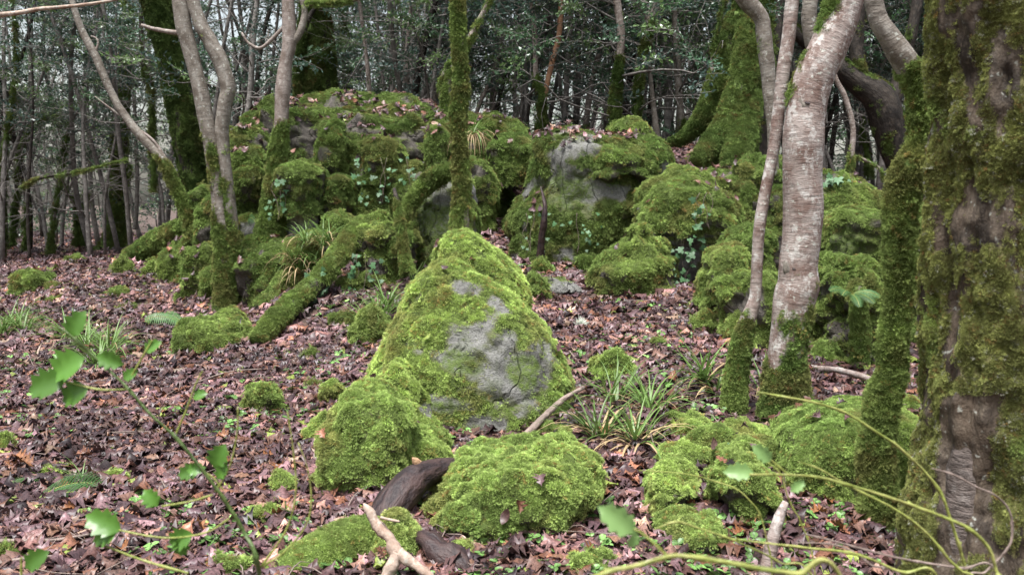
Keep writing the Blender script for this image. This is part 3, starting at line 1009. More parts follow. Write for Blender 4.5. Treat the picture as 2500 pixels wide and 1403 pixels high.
BOULDERS = [
    ('stone_block', 'broad pale grey rock face, mossy below, at the right end of the outcrop', 'rock',
     [(322, 1345, 1420), (338, 1318, 1540), (365, 1305, 1605), (410, 1298, 1622), (470, 1290, 1615), (520, 1262, 1600), (570, 1248, 1580), (640, 1255, 1560), (672, 1262, 1550)],
     11.0, .95, dict(nu=150, nv=100, pw=2.9, amp=.10, freq=1.2, lump=.008, crag=.07, fine=.006, mixg=.72, mixb=.16, gain=.8, leaves=.5,
                     bare=[(1400, 360, 70, 50, -.6), (1378, 440, 56, 72, 0), (1440, 470, 34, 55, .2), (1510, 470, 90, 24, .1)], film=[(1380, 480, 80, 60)])),
    ('mossy_ledge', 'thick mossy ledge overhanging the grey rock face', 'boulder',
     [(352, 1480, 1580), (375, 1450, 1615), (405, 1420, 1625), (435, 1415, 1620), (455, 1470, 1615)], 10.45, .5,
     dict(nu=90, nv=50, mixg=.75, mixb=.2, lump=.05, leaves=.3)),
    ('mossy_boulder', 'domed bright mossy hump on top of the leafy bank', 'boulder',
     [(298, 1510, 1550), (312, 1490, 1580), (335, 1480, 1605), (358, 1480, 1600)], 12.2, .5, dict(mixg=.5)),
    ('mossy_boulder', 'small round moss cushion beside the domed hump on the bank', 'boulder',
     [(328, 1565, 1585), (340, 1555, 1600), (358, 1555, 1600)], 11.9, .25, dict(mixg=.5, nu=40, nv=30)),
    ('mossy_boulder', 'tall rounded moss-drowned boulder with ivy trailing down its right side', 'boulder',
     [(427, 1640, 1700), (446, 1592, 1735), (480, 1555, 1775), (520, 1543, 1795), (560, 1545, 1775), (620, 1590, 1768), (690, 1615, 1770), (725, 1620, 1765)],
     9.6, .62, dict(nu=110, nv=80, lump=.06, lfreq=4, mixg=.36, mixb=.14, bare=[(1680, 640, 42, 70, .2)], lean=.15, leaves=.04)),
    ('mossy_boulder', 'low mossy boulder with a knob, in front of the ivy-hung boulder', 'boulder',
     [(556, 1548, 1578), (580, 1540, 1590), (605, 1495, 1615), (640, 1472, 1640), (690, 1450, 1655), (738, 1452, 1640)],
     9.0, .42, dict(nu=90, nv=60, lump=.06, mixg=.4, mixb=.14, leaves=.05)),
    ('mossy_boulder', 'upright mossy boulder just left of the thin birch stem', 'boulder',
     [(590, 1765, 1800), (612, 1735, 1822), (660, 1718, 1830), (730, 1710, 1830), (805, 1712, 1830)], 7.9, .34,
     dict(nu=90, nv=70, lump=.05, mixg=.42, mixb=.12)),
    ('mossy_boulder', 'moss-clad boulder half hidden behind the two birch stems', 'boulder',
     [(655, 1815, 1870), (680, 1775, 1900), (740, 1762, 1910), (800, 1765, 1905), (845, 1775, 1900)], 7.45, .34,
     dict(nu=90, nv=60, lump=.06, mixg=.45, mixb=.12)),
    ('mossy_bank', 'high mossy bank behind the birches at the right', 'rock',
     [(388, 1830, 1900), (420, 1802, 2010), (455, 1800, 2090), (490, 1798, 2150), (550, 1790, 2220), (650, 1785, 2270), (800, 1780, 2290)],
     10.2, .95, dict(nu=160, nv=90, amp=.12, lump=.08, lfreq=4, mixg=.6, mixb=.22, leaves=.12)),
    ('mossy_boulder', 'small mossy boulder wedged left of the thin birch below the bank', 'boulder',
     [(540, 1815, 1850), (560, 1795, 1862), (600, 1780, 1870), (660, 1775, 1870)], 8.6, .3, dict(mixg=.5)),
    ('stone_block', 'square stone block with a mossy cap and dark bare face', 'stone',
     [(514, 2045, 2110), (530, 2025, 2165), (560, 2021, 2175), (610, 2021, 2172), (690, 2021, 2172)], 8.3, .38,
     dict(nu=100, nv=60, pw=4.5, amp=.03, mixg=.45, bare=[(2085, 600, 66, 56, 0), (2150, 545, 20, 15, 0)], film=[(2070, 600, 90, 60)], mat='stone_dark')),
    ('mossy_boulder', 'mossy boulder seen between the curved trunk and the great trunk', 'boulder',
     [(520, 2235, 2275), (545, 2222, 2300), (600, 2222, 2310), (700, 2215, 2310), (900, 2210, 2310)], 7.6, .4, dict(mixg=.55)),
    ('mossy_stump', 'hollow mossy stump with a fern growing from its top', 'stump',
     [(640, 2020, 2130), (665, 1998, 2160), (710, 1988, 2168), (770, 1985, 2165), (840, 1988, 2160), (905, 2000, 2150)], 7.5, .42,
     dict(nu=110, nv=80, lump=.07, crag=.12, mixg=.5, mixb=.12, mat='stone_dark', bare=[(2030, 800, 34, 34, 0), (2075, 780, 22, 70, 0), (2090, 870, 40, 25, 0)])),  # dark bare patches stand in for the shade inside its hollows
    ('leaning_slab', 'leaning stone slab with a smooth green-filmed face behind the slim mossy trunk', 'stone slab',
     [(425, 1085, 1135), (450, 1040, 1155), (490, 1015, 1160), (540, 1012, 1165), (600, 1022, 1165), (650, 1030, 1160)], 9.9, .36,
     dict(nu=100, nv=70, pw=3.2, amp=.03, lump=.01, bare=[(1085, 530, 75, 110, 0)], film=[(1060, 560, 70, 80)], mixg=.5, lean=.2)),
    ('mossy_boulder', 'round shaggy moss hump left of the leaning slab', 'boulder',
     [(528, 915, 945), (545, 895, 965), (575, 880, 985), (620, 878, 985)], 9.6, .32, dict(mixg=.5, mixb=.2, lump=.05)),
    ('mossy_boulder', 'mossy lump beside the upper end of the fallen log', 'boulder',
     [(515, 815, 850), (535, 795, 870), (560, 790, 870), (590, 795, 860)], 10.7, .3, dict(mixg=.55, mixb=.2)),
    ('pale_boulder', 'smooth pale purplish stone sitting in the dark hollow of the outcrop', 'stone',
     [(462, 718, 755), (480, 705, 768), (510, 700, 772), (545, 702, 770), (570, 702, 770)], 11.35, .25, dict(mat='stone_pale', cover=.0, amp=.03, lump=.0, pw=2.2, bare=[(736, 510, 200, 200, 0)])),
    ('grey_stone', 'low grey stone between the forked tree and the mossy-footed tree', 'stone',
     [(525, 590, 640), (545, 580, 660), (575, 585, 668), (600, 590, 660)], 11.6, .3, dict(cover=.3, amp=.05, bare=[(620, 560, 40, 30, 0)])),
    ('mossy_boulder', 'squat mossy boulder at the foot of the leaning tree', 'boulder',
     [(582, 430, 465), (605, 408, 488), (645, 394, 500), (692, 388, 500)], None, .45, dict(mixg=.5, mixb=.15, leaves=.3, lump=.05)),
    ('mossy_boulder', 'ridged mossy boulder between the leaning tree and the forked tree', 'boulder',
     [(605, 500, 535), (640, 468, 548), (680, 455, 556), (712, 452, 550)], None, .4, dict(mixg=.5, mixb=.2, leaves=.3, lump=.05)),
    ('mossy_boulder', 'dark mossy rock behind the foot of the leaning tree', 'boulder',
     [(455, 475, 505), (480, 462, 522), (530, 458, 530), (580, 458, 530)], 12.6, .35, dict(mixg=.7, mixb=.2)),
    ('mossy_boulder', 'narrow mossy rock directly left of the forked tree', 'boulder',
     [(470, 520, 535), (510, 503, 545), (570, 495, 550), (610, 495, 550)], 12.3, .3, dict(mixg=.65)),
    ('mossy_boulder', 'moss clump hugging the left foot of the forked tree', 'boulder',
     [(665, 515, 535), (690, 500, 548), (730, 500, 550)], None, .3, dict(mixg=.6, nu=40, nv=30)),
    ('mossy_boulder', 'small round moss ball right of the forked tree', 'boulder',
     [(682, 600, 620), (700, 582, 634), (730, 580, 636), (745, 585, 630)], None, .28, dict(mixg=.45, mixb=.25, nu=44, nv=30)),
    ('mossy_boulder', 'moss lump between the forked tree and the mossy-footed tree', 'boulder',
     [(612, 590, 615), (630, 575, 628), (670, 570, 630), (700, 572, 625)], None, .3, dict(mixg=.65, mixb=.2, nu=44, nv=30)),
    ('mossy_mound', 'flat bright moss mound spreading at the base of the forked tree', 'moss mound',
     [(778, 515, 560), (795, 465, 612), (822, 442, 618), (852, 432, 590)], None, .5, dict(mixg=.4, lump=.06)),
    ('grassy_mound', 'steep mossy mound under the shaggy grass clump by the fallen log', 'moss mound',
     [(575, 745, 790), (600, 715, 825), (650, 690, 830), (710, 660, 800), (765, 652, 740)], 9.9, .45, dict(mixg=.5, mixb=.3, nu=80, nv=60)),
    # the pointed rock in the middle
    ('pointed_rock', 'mossy peak behind and above the pointed grey rock', 'boulder',
     [(558, 1122, 1132), (570, 1092, 1165), (592, 1070, 1195), (615, 1060, 1222), (645, 1056, 1255), (690, 1045, 1285), (760, 1035, 1298), (900, 1030, 1298)], 6.75, .42,
     dict(nu=120, nv=80, lump=.015, amp=.025, wide=1.0, lfreq=6, mixg=.24, mixb=.08, leaves=.04)),
    ('pointed_rock', 'pointed grey rock in the centre with a bare stone face framed by bright moss', 'rock',
     [(630, 1085, 1105), (652, 1046, 1150), (690, 1003, 1215), (730, 985, 1265), (770, 972, 1310), (810, 948, 1345), (860, 926, 1370), (910, 905, 1388), (960, 892, 1396), (1010, 884, 1380), (1075, 876, 1340)],
     6.15, .52, dict(nu=190, nv=140, pw=3.0, amp=.03, freq=2.2, lump=.018, lfreq=6, lean=.28, mixg=.22, mixb=.2, crag=.03, fine=.008, wide=1.0,
                     bare=[(1150, 830, 52, 84, .6), (1220, 940, 96, 112, -.15), (1140, 700, 44, 20, .2), (1215, 745, 40, 22, .5), (1090, 880, 70, 24, .3), (1060, 985, 130, 24, .12), (1300, 900, 66, 80, .3), (1180, 1030, 80, 24, 0), (1240, 830, 40, 30, 0)],
                     film=[(1280, 905, 42, 40), (1120, 890, 60, 30), (1080, 1010, 60, 35)])),
    ('mossy_boulder', 'mossy shoulder stone leaning on the lower left of the pointed rock', 'boulder',
     [(885, 930, 975), (910, 915, 1010), (950, 908, 1040), (985, 905, 1060), (1040, 900, 1090)], 5.75, .3,
     dict(nu=90, nv=60, mixg=.32, mixb=.2, bare=[(945, 985, 60, 22, .2), (1040, 1000, 30, 18, .3)], lump=.03)),
    ('mossy_boulder', 'large rounded moss boulder in front of the pointed rock, left of the wet log', 'boulder',
     [(985, 870, 960), (1010, 850, 990), (1060, 832, 1000), (1110, 815, 1005), (1160, 810, 990), (1195, 840, 960)], None, .36,
     dict(nu=110, nv=70, lump=.05, mixg=.34, mixb=.1)),
    ('mossy_boulder', 'mossy ledge with leaves between the pointed rock and the wet log', 'boulder',
     [(1062, 1010, 1090), (1085, 990, 1110), (1115, 985, 1115), (1140, 985, 1110)], None, .25, dict(mixg=.4, leaves=.2, lump=.04)),
    ('mossy_mound', 'big shaggy moss mound in the foreground right of the wet log', 'moss mound',
     [(1082, 1300, 1400), (1102, 1180, 1432), (1135, 1120, 1450), (1180, 1085, 1450), (1230, 1045, 1420), (1275, 1030, 1330), (1308, 1090, 1250)], None, .42,
     dict(nu=150, nv=90, lump=.05, lfreq=7, amp=.04, mixg=.42, mixb=.08, leaves=.03)),
    ('mossy_log_end', 'narrow moss lump at the bottom edge under the pale branch', 'moss mound',
     [(1268, 945, 985), (1290, 930, 1004), (1350, 926, 1006), (1420, 924, 1006), (1480, 924, 1006)], 3.72, .13, dict(lump=.02, mixg=.35, mixb=.2)),
    # right foreground
    ('mossy_boulder', 'huge bright moss-covered boulder at the foot of the curved trunk', 'boulder',
     [(992, 2060, 2130), (1012, 1975, 2210), (1050, 1920, 2245), (1100, 1898, 2255), (1160, 1890, 2250), (1220, 1905, 2235), (1258, 1965, 2160)], 4.75, .5,
     dict(nu=150, nv=90, lump=.04, amp=.04, mixg=.45, mixb=.06, leaves=.02)),
    ('mossy_boulder', 'lower mossy stone in shadow beneath the huge moss boulder', 'boulder',
     [(1270, 1900, 2060), (1300, 1870, 2110), (1350, 1858, 2120), (1420, 1860, 2120)], 4.75, .35, dict(mixg=.7, mixb=.05)),
    ('mossy_boulder', 'rough mossy boulder just left of the huge moss boulder', 'boulder',
     [(1098, 1770, 1840), (1120, 1735, 1880), (1165, 1715, 1900), (1225, 1722, 1895), (1290, 1765, 1880)], None, .32, dict(nu=100, nv=60, lump=.05, mixg=.45, leaves=.15)),
    ('mossy_boulder', 'upper of the stacked moss domes left of the thin birch foot', 'boulder',
     [(985, 1665, 1705), (1005, 1635, 1728), (1040, 1620, 1735), (1080, 1620, 1730)], None, .25, dict(mixg=.4, lump=.04)),
    ('mossy_boulder', 'lower of the stacked moss domes left of the thin birch foot', 'boulder',
     [(1062, 1645, 1700), (1085, 1615, 1735), (1120, 1605, 1745), (1150, 1612, 1735)], None, .25, dict(mixg=.42, lump=.04)),
    ('mossy_boulder', 'sloping moss clump below the stacked moss domes', 'boulder',
     [(1152, 1610, 1690), (1180, 1575, 1695), (1230, 1558, 1660), (1285, 1562, 1620)], None, .22, dict(mixg=.42, lump=.04)),
    ('mossy_boulder', 'ragged moss clump near the bottom among dead leaves and twigs', 'boulder',
     [(1250, 1680, 1730), (1275, 1655, 1750), (1310, 1655, 1745), (1345, 1670, 1730)], None, .2, dict(mixg=.5, lump=.05, leaves=.2)),
]
BOULDERS += [
    ('mossy_bank', 'low mossy bank filling behind the ivy-hung boulder and thin birch', 'rock',
     [(432, 1730, 1800), (450, 1700, 1830), (500, 1690, 1850), (600, 1690, 1860), (720, 1680, 1860)], 10.4, .7, dict(nu=90, nv=60, mixg=.6, mixb=.15, leaves=.3)),
    ('mossy_bank', 'dark mossy bank between the forked tree and the steep grassy mound', 'rock',
     [(600, 600, 690), (630, 580, 720), (690, 575, 720), (745, 580, 700)], 11.0, .5, dict(nu=90, nv=60, mixg=.75, mixb=.2, leaves=.35)),
    ('mossy_boulder', 'shaded mossy rock right of the fallen log below the outcrop', 'boulder',
     [(560, 960, 1000), (590, 940, 1015), (640, 935, 1010), (690, 940, 1000)], 9.6, .3, dict(mixg=.65, mixb=.2)),
    ('mossy_bank', 'low mossy bank joining the stacked domes to the huge moss boulder', 'rock',
     [(1045, 1770, 1860), (1075, 1715, 1930), (1130, 1700, 1950), (1200, 1700, 1950), (1270, 1720, 1940)], 5.05, .35, dict(nu=90, nv=60, mixg=.55, mixb=.12, leaves=.25, cover=.8)),
    ('grey_slab', 'flat grey stone lying in leaves right of the pointed rock', 'stone',
     [(682, 1320, 1360), (692, 1300, 1400), (708, 1300, 1420), (722, 1330, 1420)], None, .25, dict(cover=.35, amp=.03, lump=.01, bare=[(1370, 700, 60, 25, .2)], nu=50, nv=30)),
]
for name, label, cat, rows, Y, th, kw in BOULDERS:
    if Y and Y > 7 and 'cover' not in kw:
        kw['cover'] = .93
    if Y is None or Y < 7:
        kw['leaves'] = kw.get('leaves', 0) + .035
    rock(name, label, rows, Y, th, cat=cat, **kw)

# low cushions of moss on the leaf-covered floor: centre, width, height in the photograph
CUSHIONS = [
    (75, 690, 92, 50, 'big moss cushion on the leaves at the far left'), (128, 698, 30, 16, 'tiny moss tuft touching the big left moss cushion'),
    (290, 715, 50, 22, 'flat moss patch left of the squat mossy boulder'), (315, 750, 36, 14, 'thin moss patch in the middle of the leafy path'),
    (645, 978, 96, 66, 'isolated round moss cushion on the leaves left of the pointed rock'), (12, 1080, 48, 56, 'moss cushion cut by the left edge of the picture'),
    (275, 1165, 78, 34, 'low moss patch beside the small grass tuft at lower left'), (835, 780, 62, 40, 'moss clump below the fallen mossy log'),
    (762, 866, 42, 28, 'small moss tuft on leaves in front of the fallen log'), (815, 960, 60, 56, 'moss clump at the left foot of the pointed rock'),
    (765, 940, 34, 24, 'little moss tuft left of the pointed rock'), (1492, 895, 100, 74, 'double moss cushion right of the pointed rock'),
    (1320, 652, 42, 38, 'small moss ball on the leafy gully behind the pointed rock'), (1440, 648, 66, 44, 'moss hump at the foot of the grey rock face'),
    (1305, 700, 60, 60, 'moss bump at the right shoulder of the pointed rock'), (1440, 1374, 116, 66, 'bright moss cushion cut by the bottom edge'),
    (1128, 1343, 62, 50, 'small moss cushion beside the rotten stump'), (185, 634, 46, 16, 'faint moss patch near the distant mossy tree'),
    (130, 730, 54, 12, 'thin moss smear on the leaf floor at left'), (790, 1050, 96, 56, 'moss patch beside the large rounded moss boulder'),
    (690, 1180, 72, 54, 'spreading moss patch in the foreground leaves'), (655, 1250, 84, 46, 'loose moss patch above the bottom moss mound'),
    (1722, 785, 60, 52, 'moss knob at the foot of the upright mossy boulder'), (1340, 1050, 80, 44, 'moss strip between grass and the pointed rock'),
    (375, 655, 40, 40, 'round moss tuft left of the squat mossy boulder'), (300, 650, 44, 40, 'moss tuft below the mossy fallen trunk'),
    (860, 690, 60, 50, 'mossy lump right of the fallen log'), (2030, 865, 110, 50, 'flat moss carpet in front of the hollow stump'),
    (2215, 985, 70, 40, 'moss patch between the curved trunk and the great trunk'), (15, 1345, 50, 40, 'moss lump in the lower left corner'),
    (130, 1150, 70, 26, 'pale moss patch next to the lower left fern'), (1330, 1265, 90, 50, 'trailing moss at the right end of the shaggy mound'),
    (440, 690, 30, 16, 'moss fleck below the squat mossy boulder'), (1600, 835, 40, 22, 'tiny moss tuft on the leafy slope left of the birches'),
    (905, 800, 110, 90, 'low mossy shelf left of the pointed rock'), (540, 1390, 120, 34, 'moss carpet at the bottom edge by the holly stem'),
]
for cx, cy, w, h, lab in CUSHIONS:
    rows = [(cy - h * .5, cx - w * .14, cx + w * .14), (cy - h * .3, cx - w * .34, cx + w * .34), (cy + h * .1, cx - w * .5, cx + w * .5), (cy + h * .5, cx - w * .44, cx + w * .46)]
    g = pix_ground(cx, cy + h * .5)
    half = w * .5 / FPX * g[1]
    rock('moss_cushion', lab, rows, g[1] + half * .6, half * 0.85, cat='moss cushion', nu=40, nv=26, amp=.45 * half, freq=1.0 / max(half, .05), lump=.22 * half, lfreq=2.2 / max(half, .05),
         mixg=.38, mixb=.12, mat='stone_dark', group='moss cushions on the leaf floor', scale=float(np.clip(g[1] / 9, .5, 1.4)))


# moss creeping out over the floor round the stones
def creeping_moss():
    Ps = []
    for x0, x1, y0, y1, Y in FOOT:
        cx, cy, a, b = (x0 + x1) / 2, (y0 + y1) / 2, (x1 - x0) / 2, (y1 - y0) / 2
        n = int(np.clip(900 * a * b, 30, 900))
        t = RNG.uniform(0, 6.283, n)
        k = RNG.uniform(.75, 1.0, n) + np.abs(RNG.normal(size=n)) * .16
        Ps.append(np.stack([cx + a * k * np.cos(t), cy + b * k * np.sin(t), np.zeros(n)], 1))
    n = 14000
    y = RNG.uniform(4, 15, n)
    Ps.append(np.stack([RNG.uniform(-.6, .6, n) * y, y, np.zeros(n)], 1))
    P = np.concatenate(Ps)
    P[:, 2] = chunks(ground_z, P[:, 0], P[:, 1]) + .012
    f = fbm(P, 1.5, 4, 33.)
    thr = np.full(len(P), .02)
    thr[-n:] = .34 - .12 * sstep(7, 11, P[-n:, 1]) * (P[-n:, 0] > -4)
    k = f > thr
    P = P[k]
    Z = np.array([0, 0, 1.]) + RNG.normal(size=P.shape) * .3
    scatter('creeping_moss', 'moss', P, eulers(Z), RNG.uniform(.45, 1.0, len(P)) * np.clip(P[:, 1] / 12, .45, 1.1), moss_colour(P, .4, .15, 3., 1.2), ground)


creeping_moss()

# ------------------------------------------------------------------ trunks, logs and sticks
def path_px(pts, Y):
    """[(px, py, width px)] -> points and radii; Y a number or one depth per point"""
    Y = np.broadcast_to(np.asarray(Y, float), (len(pts),))
    P = np.array([at(p[0], p[1], y) for p, y in zip(pts, Y)])
    R = np.array([p[2] * 0.5 / FPX * y for p, y in zip(pts, Y)])
    return P, R


def limb(name, P, R, mat, parent, moss=None, nseg=None, amp=0.10, freq=None, label=None, scale=0.6, per=900, mixg=.6, mixb=.25, gain=1.0, n=None, cat=None, group=None, seed=None, flute=0.0, lie=0.0, furrow=0.0, flecks=0.0):
    seed = float(RNG.integers(0, 90)) if seed is None else seed
    rm = float(np.max(R))
    nseg = nseg or int(np.clip(8 + rm * 110, 8, 48))
    V, F, bk, Dn = tube(P, R, nseg, n, amp, freq or 0.55 / max(rm, .02), seed)
    Fq = F[0]
    if flute:
        # buttress ribs and furrows
        k = np.arctan2(Dn[:, 1], Dn[:, 0])
        V = V + Dn * (flute * fbm(np.stack([np.cos(k) * 2.2, np.sin(k) * 2.2, V[:, 2] * 0.5], 1), 1.3, 3, seed))[:, None]
    if furrow:
        V = V + Dn * (furrow * fbm(V * [1, 1, .3], 11., 4, seed + 7))[:, None]
    m = np.zeros(len(V))
    if moss is not None:
        px, py, _ = proj(V)
        m0 = moss(V, Dn, px, py)
        m = np.clip(m0 + 0.8 * 1.5 * fbm(V * [1, 1, .5], 4.0, 5, seed + 1, .6) * (.35 + m0 * (1 - m0) * 3), 0, 1)
    faces = [Fq] + ([np.concatenate(F[1:])] if len(F[1]) else [])
    me = make_mesh(name, V, faces, [M[mat]], dict(bk=bk, moss=m))
    o = link(name, me, parent, None, label, cat, group)
    if moss is not None:
        N = vnormals(V, Fq)
        if (N * Dn).sum() < 0:
            N = -N
        grow_moss(o if parent is None else parent, V, Fq, N, sstep(.25, .7, m), scale, per, mixg, mixb, seed, gain, lie, flecks)
    return o


def below(y0, soft=60, amt=1.0):
    return lambda V, D, px, py: amt * sstep(y0 - soft, y0 + soft, py)


def full(a=1.0):
    return lambda V, D, px, py: np.full(len(V), a)


def tree(name, label, stems, Y, mat, moss=None, cat='tree', group=None, branches=(), **kw):
    """stems: list of traced centre lines, the first one is the trunk"""
    P0, R0 = path_px(stems[0], Y)
    b = P0[np.argmin(P0[:, 2])]
    t = thing(name, label, cat, (b[0], b[1], gz(b[0], b[1])), group)
    for k, s in enumerate(stems):
        P, R = path_px(s, Y)
        limb('trunk' if k == 0 else 'stem', P, R, mat, t, moss, **kw)
    kb = {k: v for k, v in kw.items() if k in ('scale', 'per', 'mixg', 'mixb', 'gain')}
    for br in branches:
        pts, bmat, bm = br[0], br[1] or mat, br[2]
        P, R = path_px(pts, br[3] if len(br) > 3 else Y)
        limb('branch', P, R, bmat, t, bm, amp=.15, **kb)
    return t


def roots(t, base, specs, mat, moss, **kw):
    for pts, Y in specs:
        P, R = path_px(pts, Y)
        limb('root', P, R, mat, t, moss, **kw)


# forked pale tree on the left
tree('forked_tree', 'pale forked tree with tan ringed bark and mossy foot, left of the outcrop',
     [[(556, 790, 86), (552, 760, 60), (548, 715, 50), (545, 650, 46), (541, 560, 42), (534, 470, 40), (521, 380, 38), (505, 300, 37), (484, 200, 37), (463, 120, 38), (446, 50, 37), (430, -60, 35), (415, -200, 32)],
      [(556, 775, 34), (563, 690, 32), (570, 610, 30), (560, 500, 32), (547, 390, 32), (542, 320, 33), (549, 255, 35), (557, 215, 36), (541, 158, 36), (519, 112, 36), (492, 65, 33), (470, 0, 31), (450, -90, 28), (430, -200, 24)]],
     10.7, 'birch_warm', below(520, 300, 1.0), mixg=.55, mixb=.6, scale=.6,
     branches=[([(470, 78, 12), (430, 80, 12), (380, 72, 10), (345, 62, 8)], 'bark', None), ([(545, 170, 8), (546, 240, 6), (552, 300, 5), (550, 350, 4), (556, 400, 3)], 'birch', None)])
tree('leaning_tree', 'thin leaning tree crossing the dark trunks at the left, mossy below',
     [[(466, 612, 44), (469, 560, 32), (455, 514, 27), (425, 449, 26), (399, 394, 24), (369, 359, 22), (324, 309, 20), (289, 259, 18), (264, 210, 18), (234, 140, 19), (200, 75, 17), (175, 0, 14), (150, -90, 12)]],
     12.4, 'birch_warm', below(400, 120), scale=.9, mixg=.6, mixb=.25,
     branches=[([(440, 480, 9), (420, 420, 8), (380, 350, 7), (330, 310, 6), (270, 265, 4), (232, 236, 2)], 'bark', None),
               ([(232, 130, 6), (240, 105, 5), (233, 92, 4), (222, 89, 3)], 'bark', None)])
t = tree('mossy_tree', 'massive dark ivy-clad mossy tree leaning behind the leaning thin tree',
         [[(487, 520, 90), (480, 455, 70), (474, 400, 66), (461, 325, 72), (445, 250, 70), (430, 190, 66), (410, 110, 64), (380, 0, 62), (350, -110, 58)]],
         17.5, 'bark_dark', full(.85), scale=1.3, mixg=.95, mixb=.1, gain=.42, amp=.14)
tree('mossy_tree', 'straight moss-coated tree with a spread foot standing on the distant left floor',
     [[(272, 622, 96), (276, 600, 62), (281, 560, 47), (285, 500, 41), (289, 400, 40), (294, 300, 34), (302, 200, 30), (310, 100, 27), (314, 0, 25), (318, -100, 22)]],
     26, 'bark_dark', full(.8), scale=1.7, mixg=.65, mixb=.15, gain=.85, branches=[([(300, 470, 5), (318, 430, 6), (314, 400, 5), (296, 385, 4)], 'bark_dark', full())])
tree('mossy_footed_tree', 'grey-barked tree with a thick mossy foot against the outcrop, mossy branch at top',
     [[(640, 660, 78), (650, 620, 82), (660, 560, 68), (668, 500, 56), (674, 449, 50), (679, 374, 40), (686, 309, 33), (690, 225, 35), (698, 150, 32), (706, 100, 34), (703, 0, 30), (700, -120, 27)]],
     11.1, 'bark', below(330, 70), scale=.85, mixg=.62, mixb=.22,
     branches=[([(704, 110, 22), (722, 95, 20), (736, 70, 17), (744, 35, 15), (740, 8, 14), (728, -40, 12)], 'birch_warm', None),
               ([(738, 20, 10), (755, 8, 14), (798, 8, 13), (850, 2, 11), (900, -8, 8)], 'bark', full(.75)),
               ([(698, 60, 9), (665, 95, 9), (635, 118, 8), (606, 105, 7), (590, 80, 5)], 'bark', None)])
tree('mossy_tree', 'stout dark mossy trunk with a swollen base standing on top of the outcrop',
     [[(771, 300, 104), (771, 250, 97), (771, 190, 100), (771, 160, 92), (769, 90, 82), (769, 25, 66), (768, -60, 58), (766, -160, 52)]],
     16, 'bark_dark', full(.85), scale=1.2, mixg=.85, mixb=.2, gain=.5,
     branches=[([(728, 250, 12), (725, 180, 14), (735, 110, 14), (752, 50, 12), (775, 10, 10)], 'bark_dark', full(.8), 15.6)])
tree('slim_mossy_tree', 'slim upright tree sleeved in moss directly above the pointed rock',
     [[(1122, 710, 56), (1123, 620, 50), (1125, 539, 45), (1127, 474, 41), (1125, 399, 36), (1119, 319, 34), (1119, 264, 37), (1126, 200, 34), (1120, 100, 31), (1118, 0, 30), (1118, -100, 28)]],
     9.1, 'bark', full(.9), scale=.7, mixg=.5, mixb=.45, amp=.16, per=1000)
tree('mossy_sapling', 'curved mossy stems just behind the slim moss-sleeved tree',
     [[(1094, 320, 26), (1092, 280, 24), (1086, 245, 22), (1092, 205, 20), (1108, 165, 18), (1150, 90, 16), (1185, 20, 12), (1210, -40, 10)],
      [(1100, 300, 12), (1078, 240, 12), (1080, 190, 11), (1100, 150, 9)]], 12.6, 'bark', full(.8), scale=.8, mixg=.7, mixb=.2)
# big tree with buttress roots, right of centre
big = tree('buttressed_tree', 'big mossy tree with spreading buttress roots on the leafy bank',
           [[(1795, 440, 190), (1800, 390, 165), (1808, 330, 150), (1822, 250, 140), (1840, 150, 132), (1850, 50, 126), (1856, -60, 122), (1860, -160, 118)]],
           12.9, 'bark_dark', lambda V, D, px, py: .9 - 1.3 * sstep(.2, .8, D[:, 0]), scale=.95, mixg=.75, mixb=.1, gain=.7, amp=.1, flute=.05,  # deep shade put into the moss colour: low gain, more dark green
           branches=[([(1772, -40, 7), (1765, 20, 7), (1750, 75, 7), (1738, 150, 8), (1742, 200, 6), (1746, 225, 5)], 'bark', full(.6), 12.2)])
roots(big, None, [([(1800, 40, 50), (1775, 130, 52), (1752, 210, 54), (1718, 285, 46), (1670, 335, 30), (1635, 348, 14)], [12.6, 12.5, 12.4, 12.4, 12.5, 12.7]),
                  ([(1830, 60, 56), (1822, 150, 60), (1800, 240, 62), (1768, 310, 58), (1730, 360, 48), (1700, 395, 30)], [12.3, 12.2, 12.1, 11.9, 11.6, 11.4]),
                  ([(1830, 230, 60), (1815, 310, 66), (1800, 370, 70), (1790, 420, 50)], [12.2, 11.9, 11.5, 11.2])], 'bark_dark', full(.95), scale=.9, mixg=.7, mixb=.08, gain=.75)  # root moss coloured darker for the same deep shade
tree('tan_tree', 'smooth tan kinked trunk rising behind the thin birch',
     [[(1890, 430, 26), (1886, 340, 24), (1882, 275, 27), (1877, 210, 32), (1872, 150, 36), (1865, 90, 36), (1858, 45, 36), (1825, 5, 42), (1790, -40, 42), (1750, -110, 38)]], 8.9, 'birch_warm', below(330, 50, .6), scale=.6)
tree('thin_birch', 'thin speckled birch stem leaning left of the main birch, mossy at the foot',
     [[(1788, 1050, 84), (1790, 1010, 68), (1794, 965, 60), (1800, 900, 52), (1815, 815, 44), (1838, 745, 32), (1846, 700, 29), (1852, 575, 28), (1867, 475, 28), (1887, 375, 28), (1902, 265, 30), (1912, 175, 31), (1924, 100, 32), (1934, 0, 32), (1948, -120, 30)]],
     5.95, 'birch', below(760, 150), scale=.45, mixg=.6, mixb=.18, amp=.06)
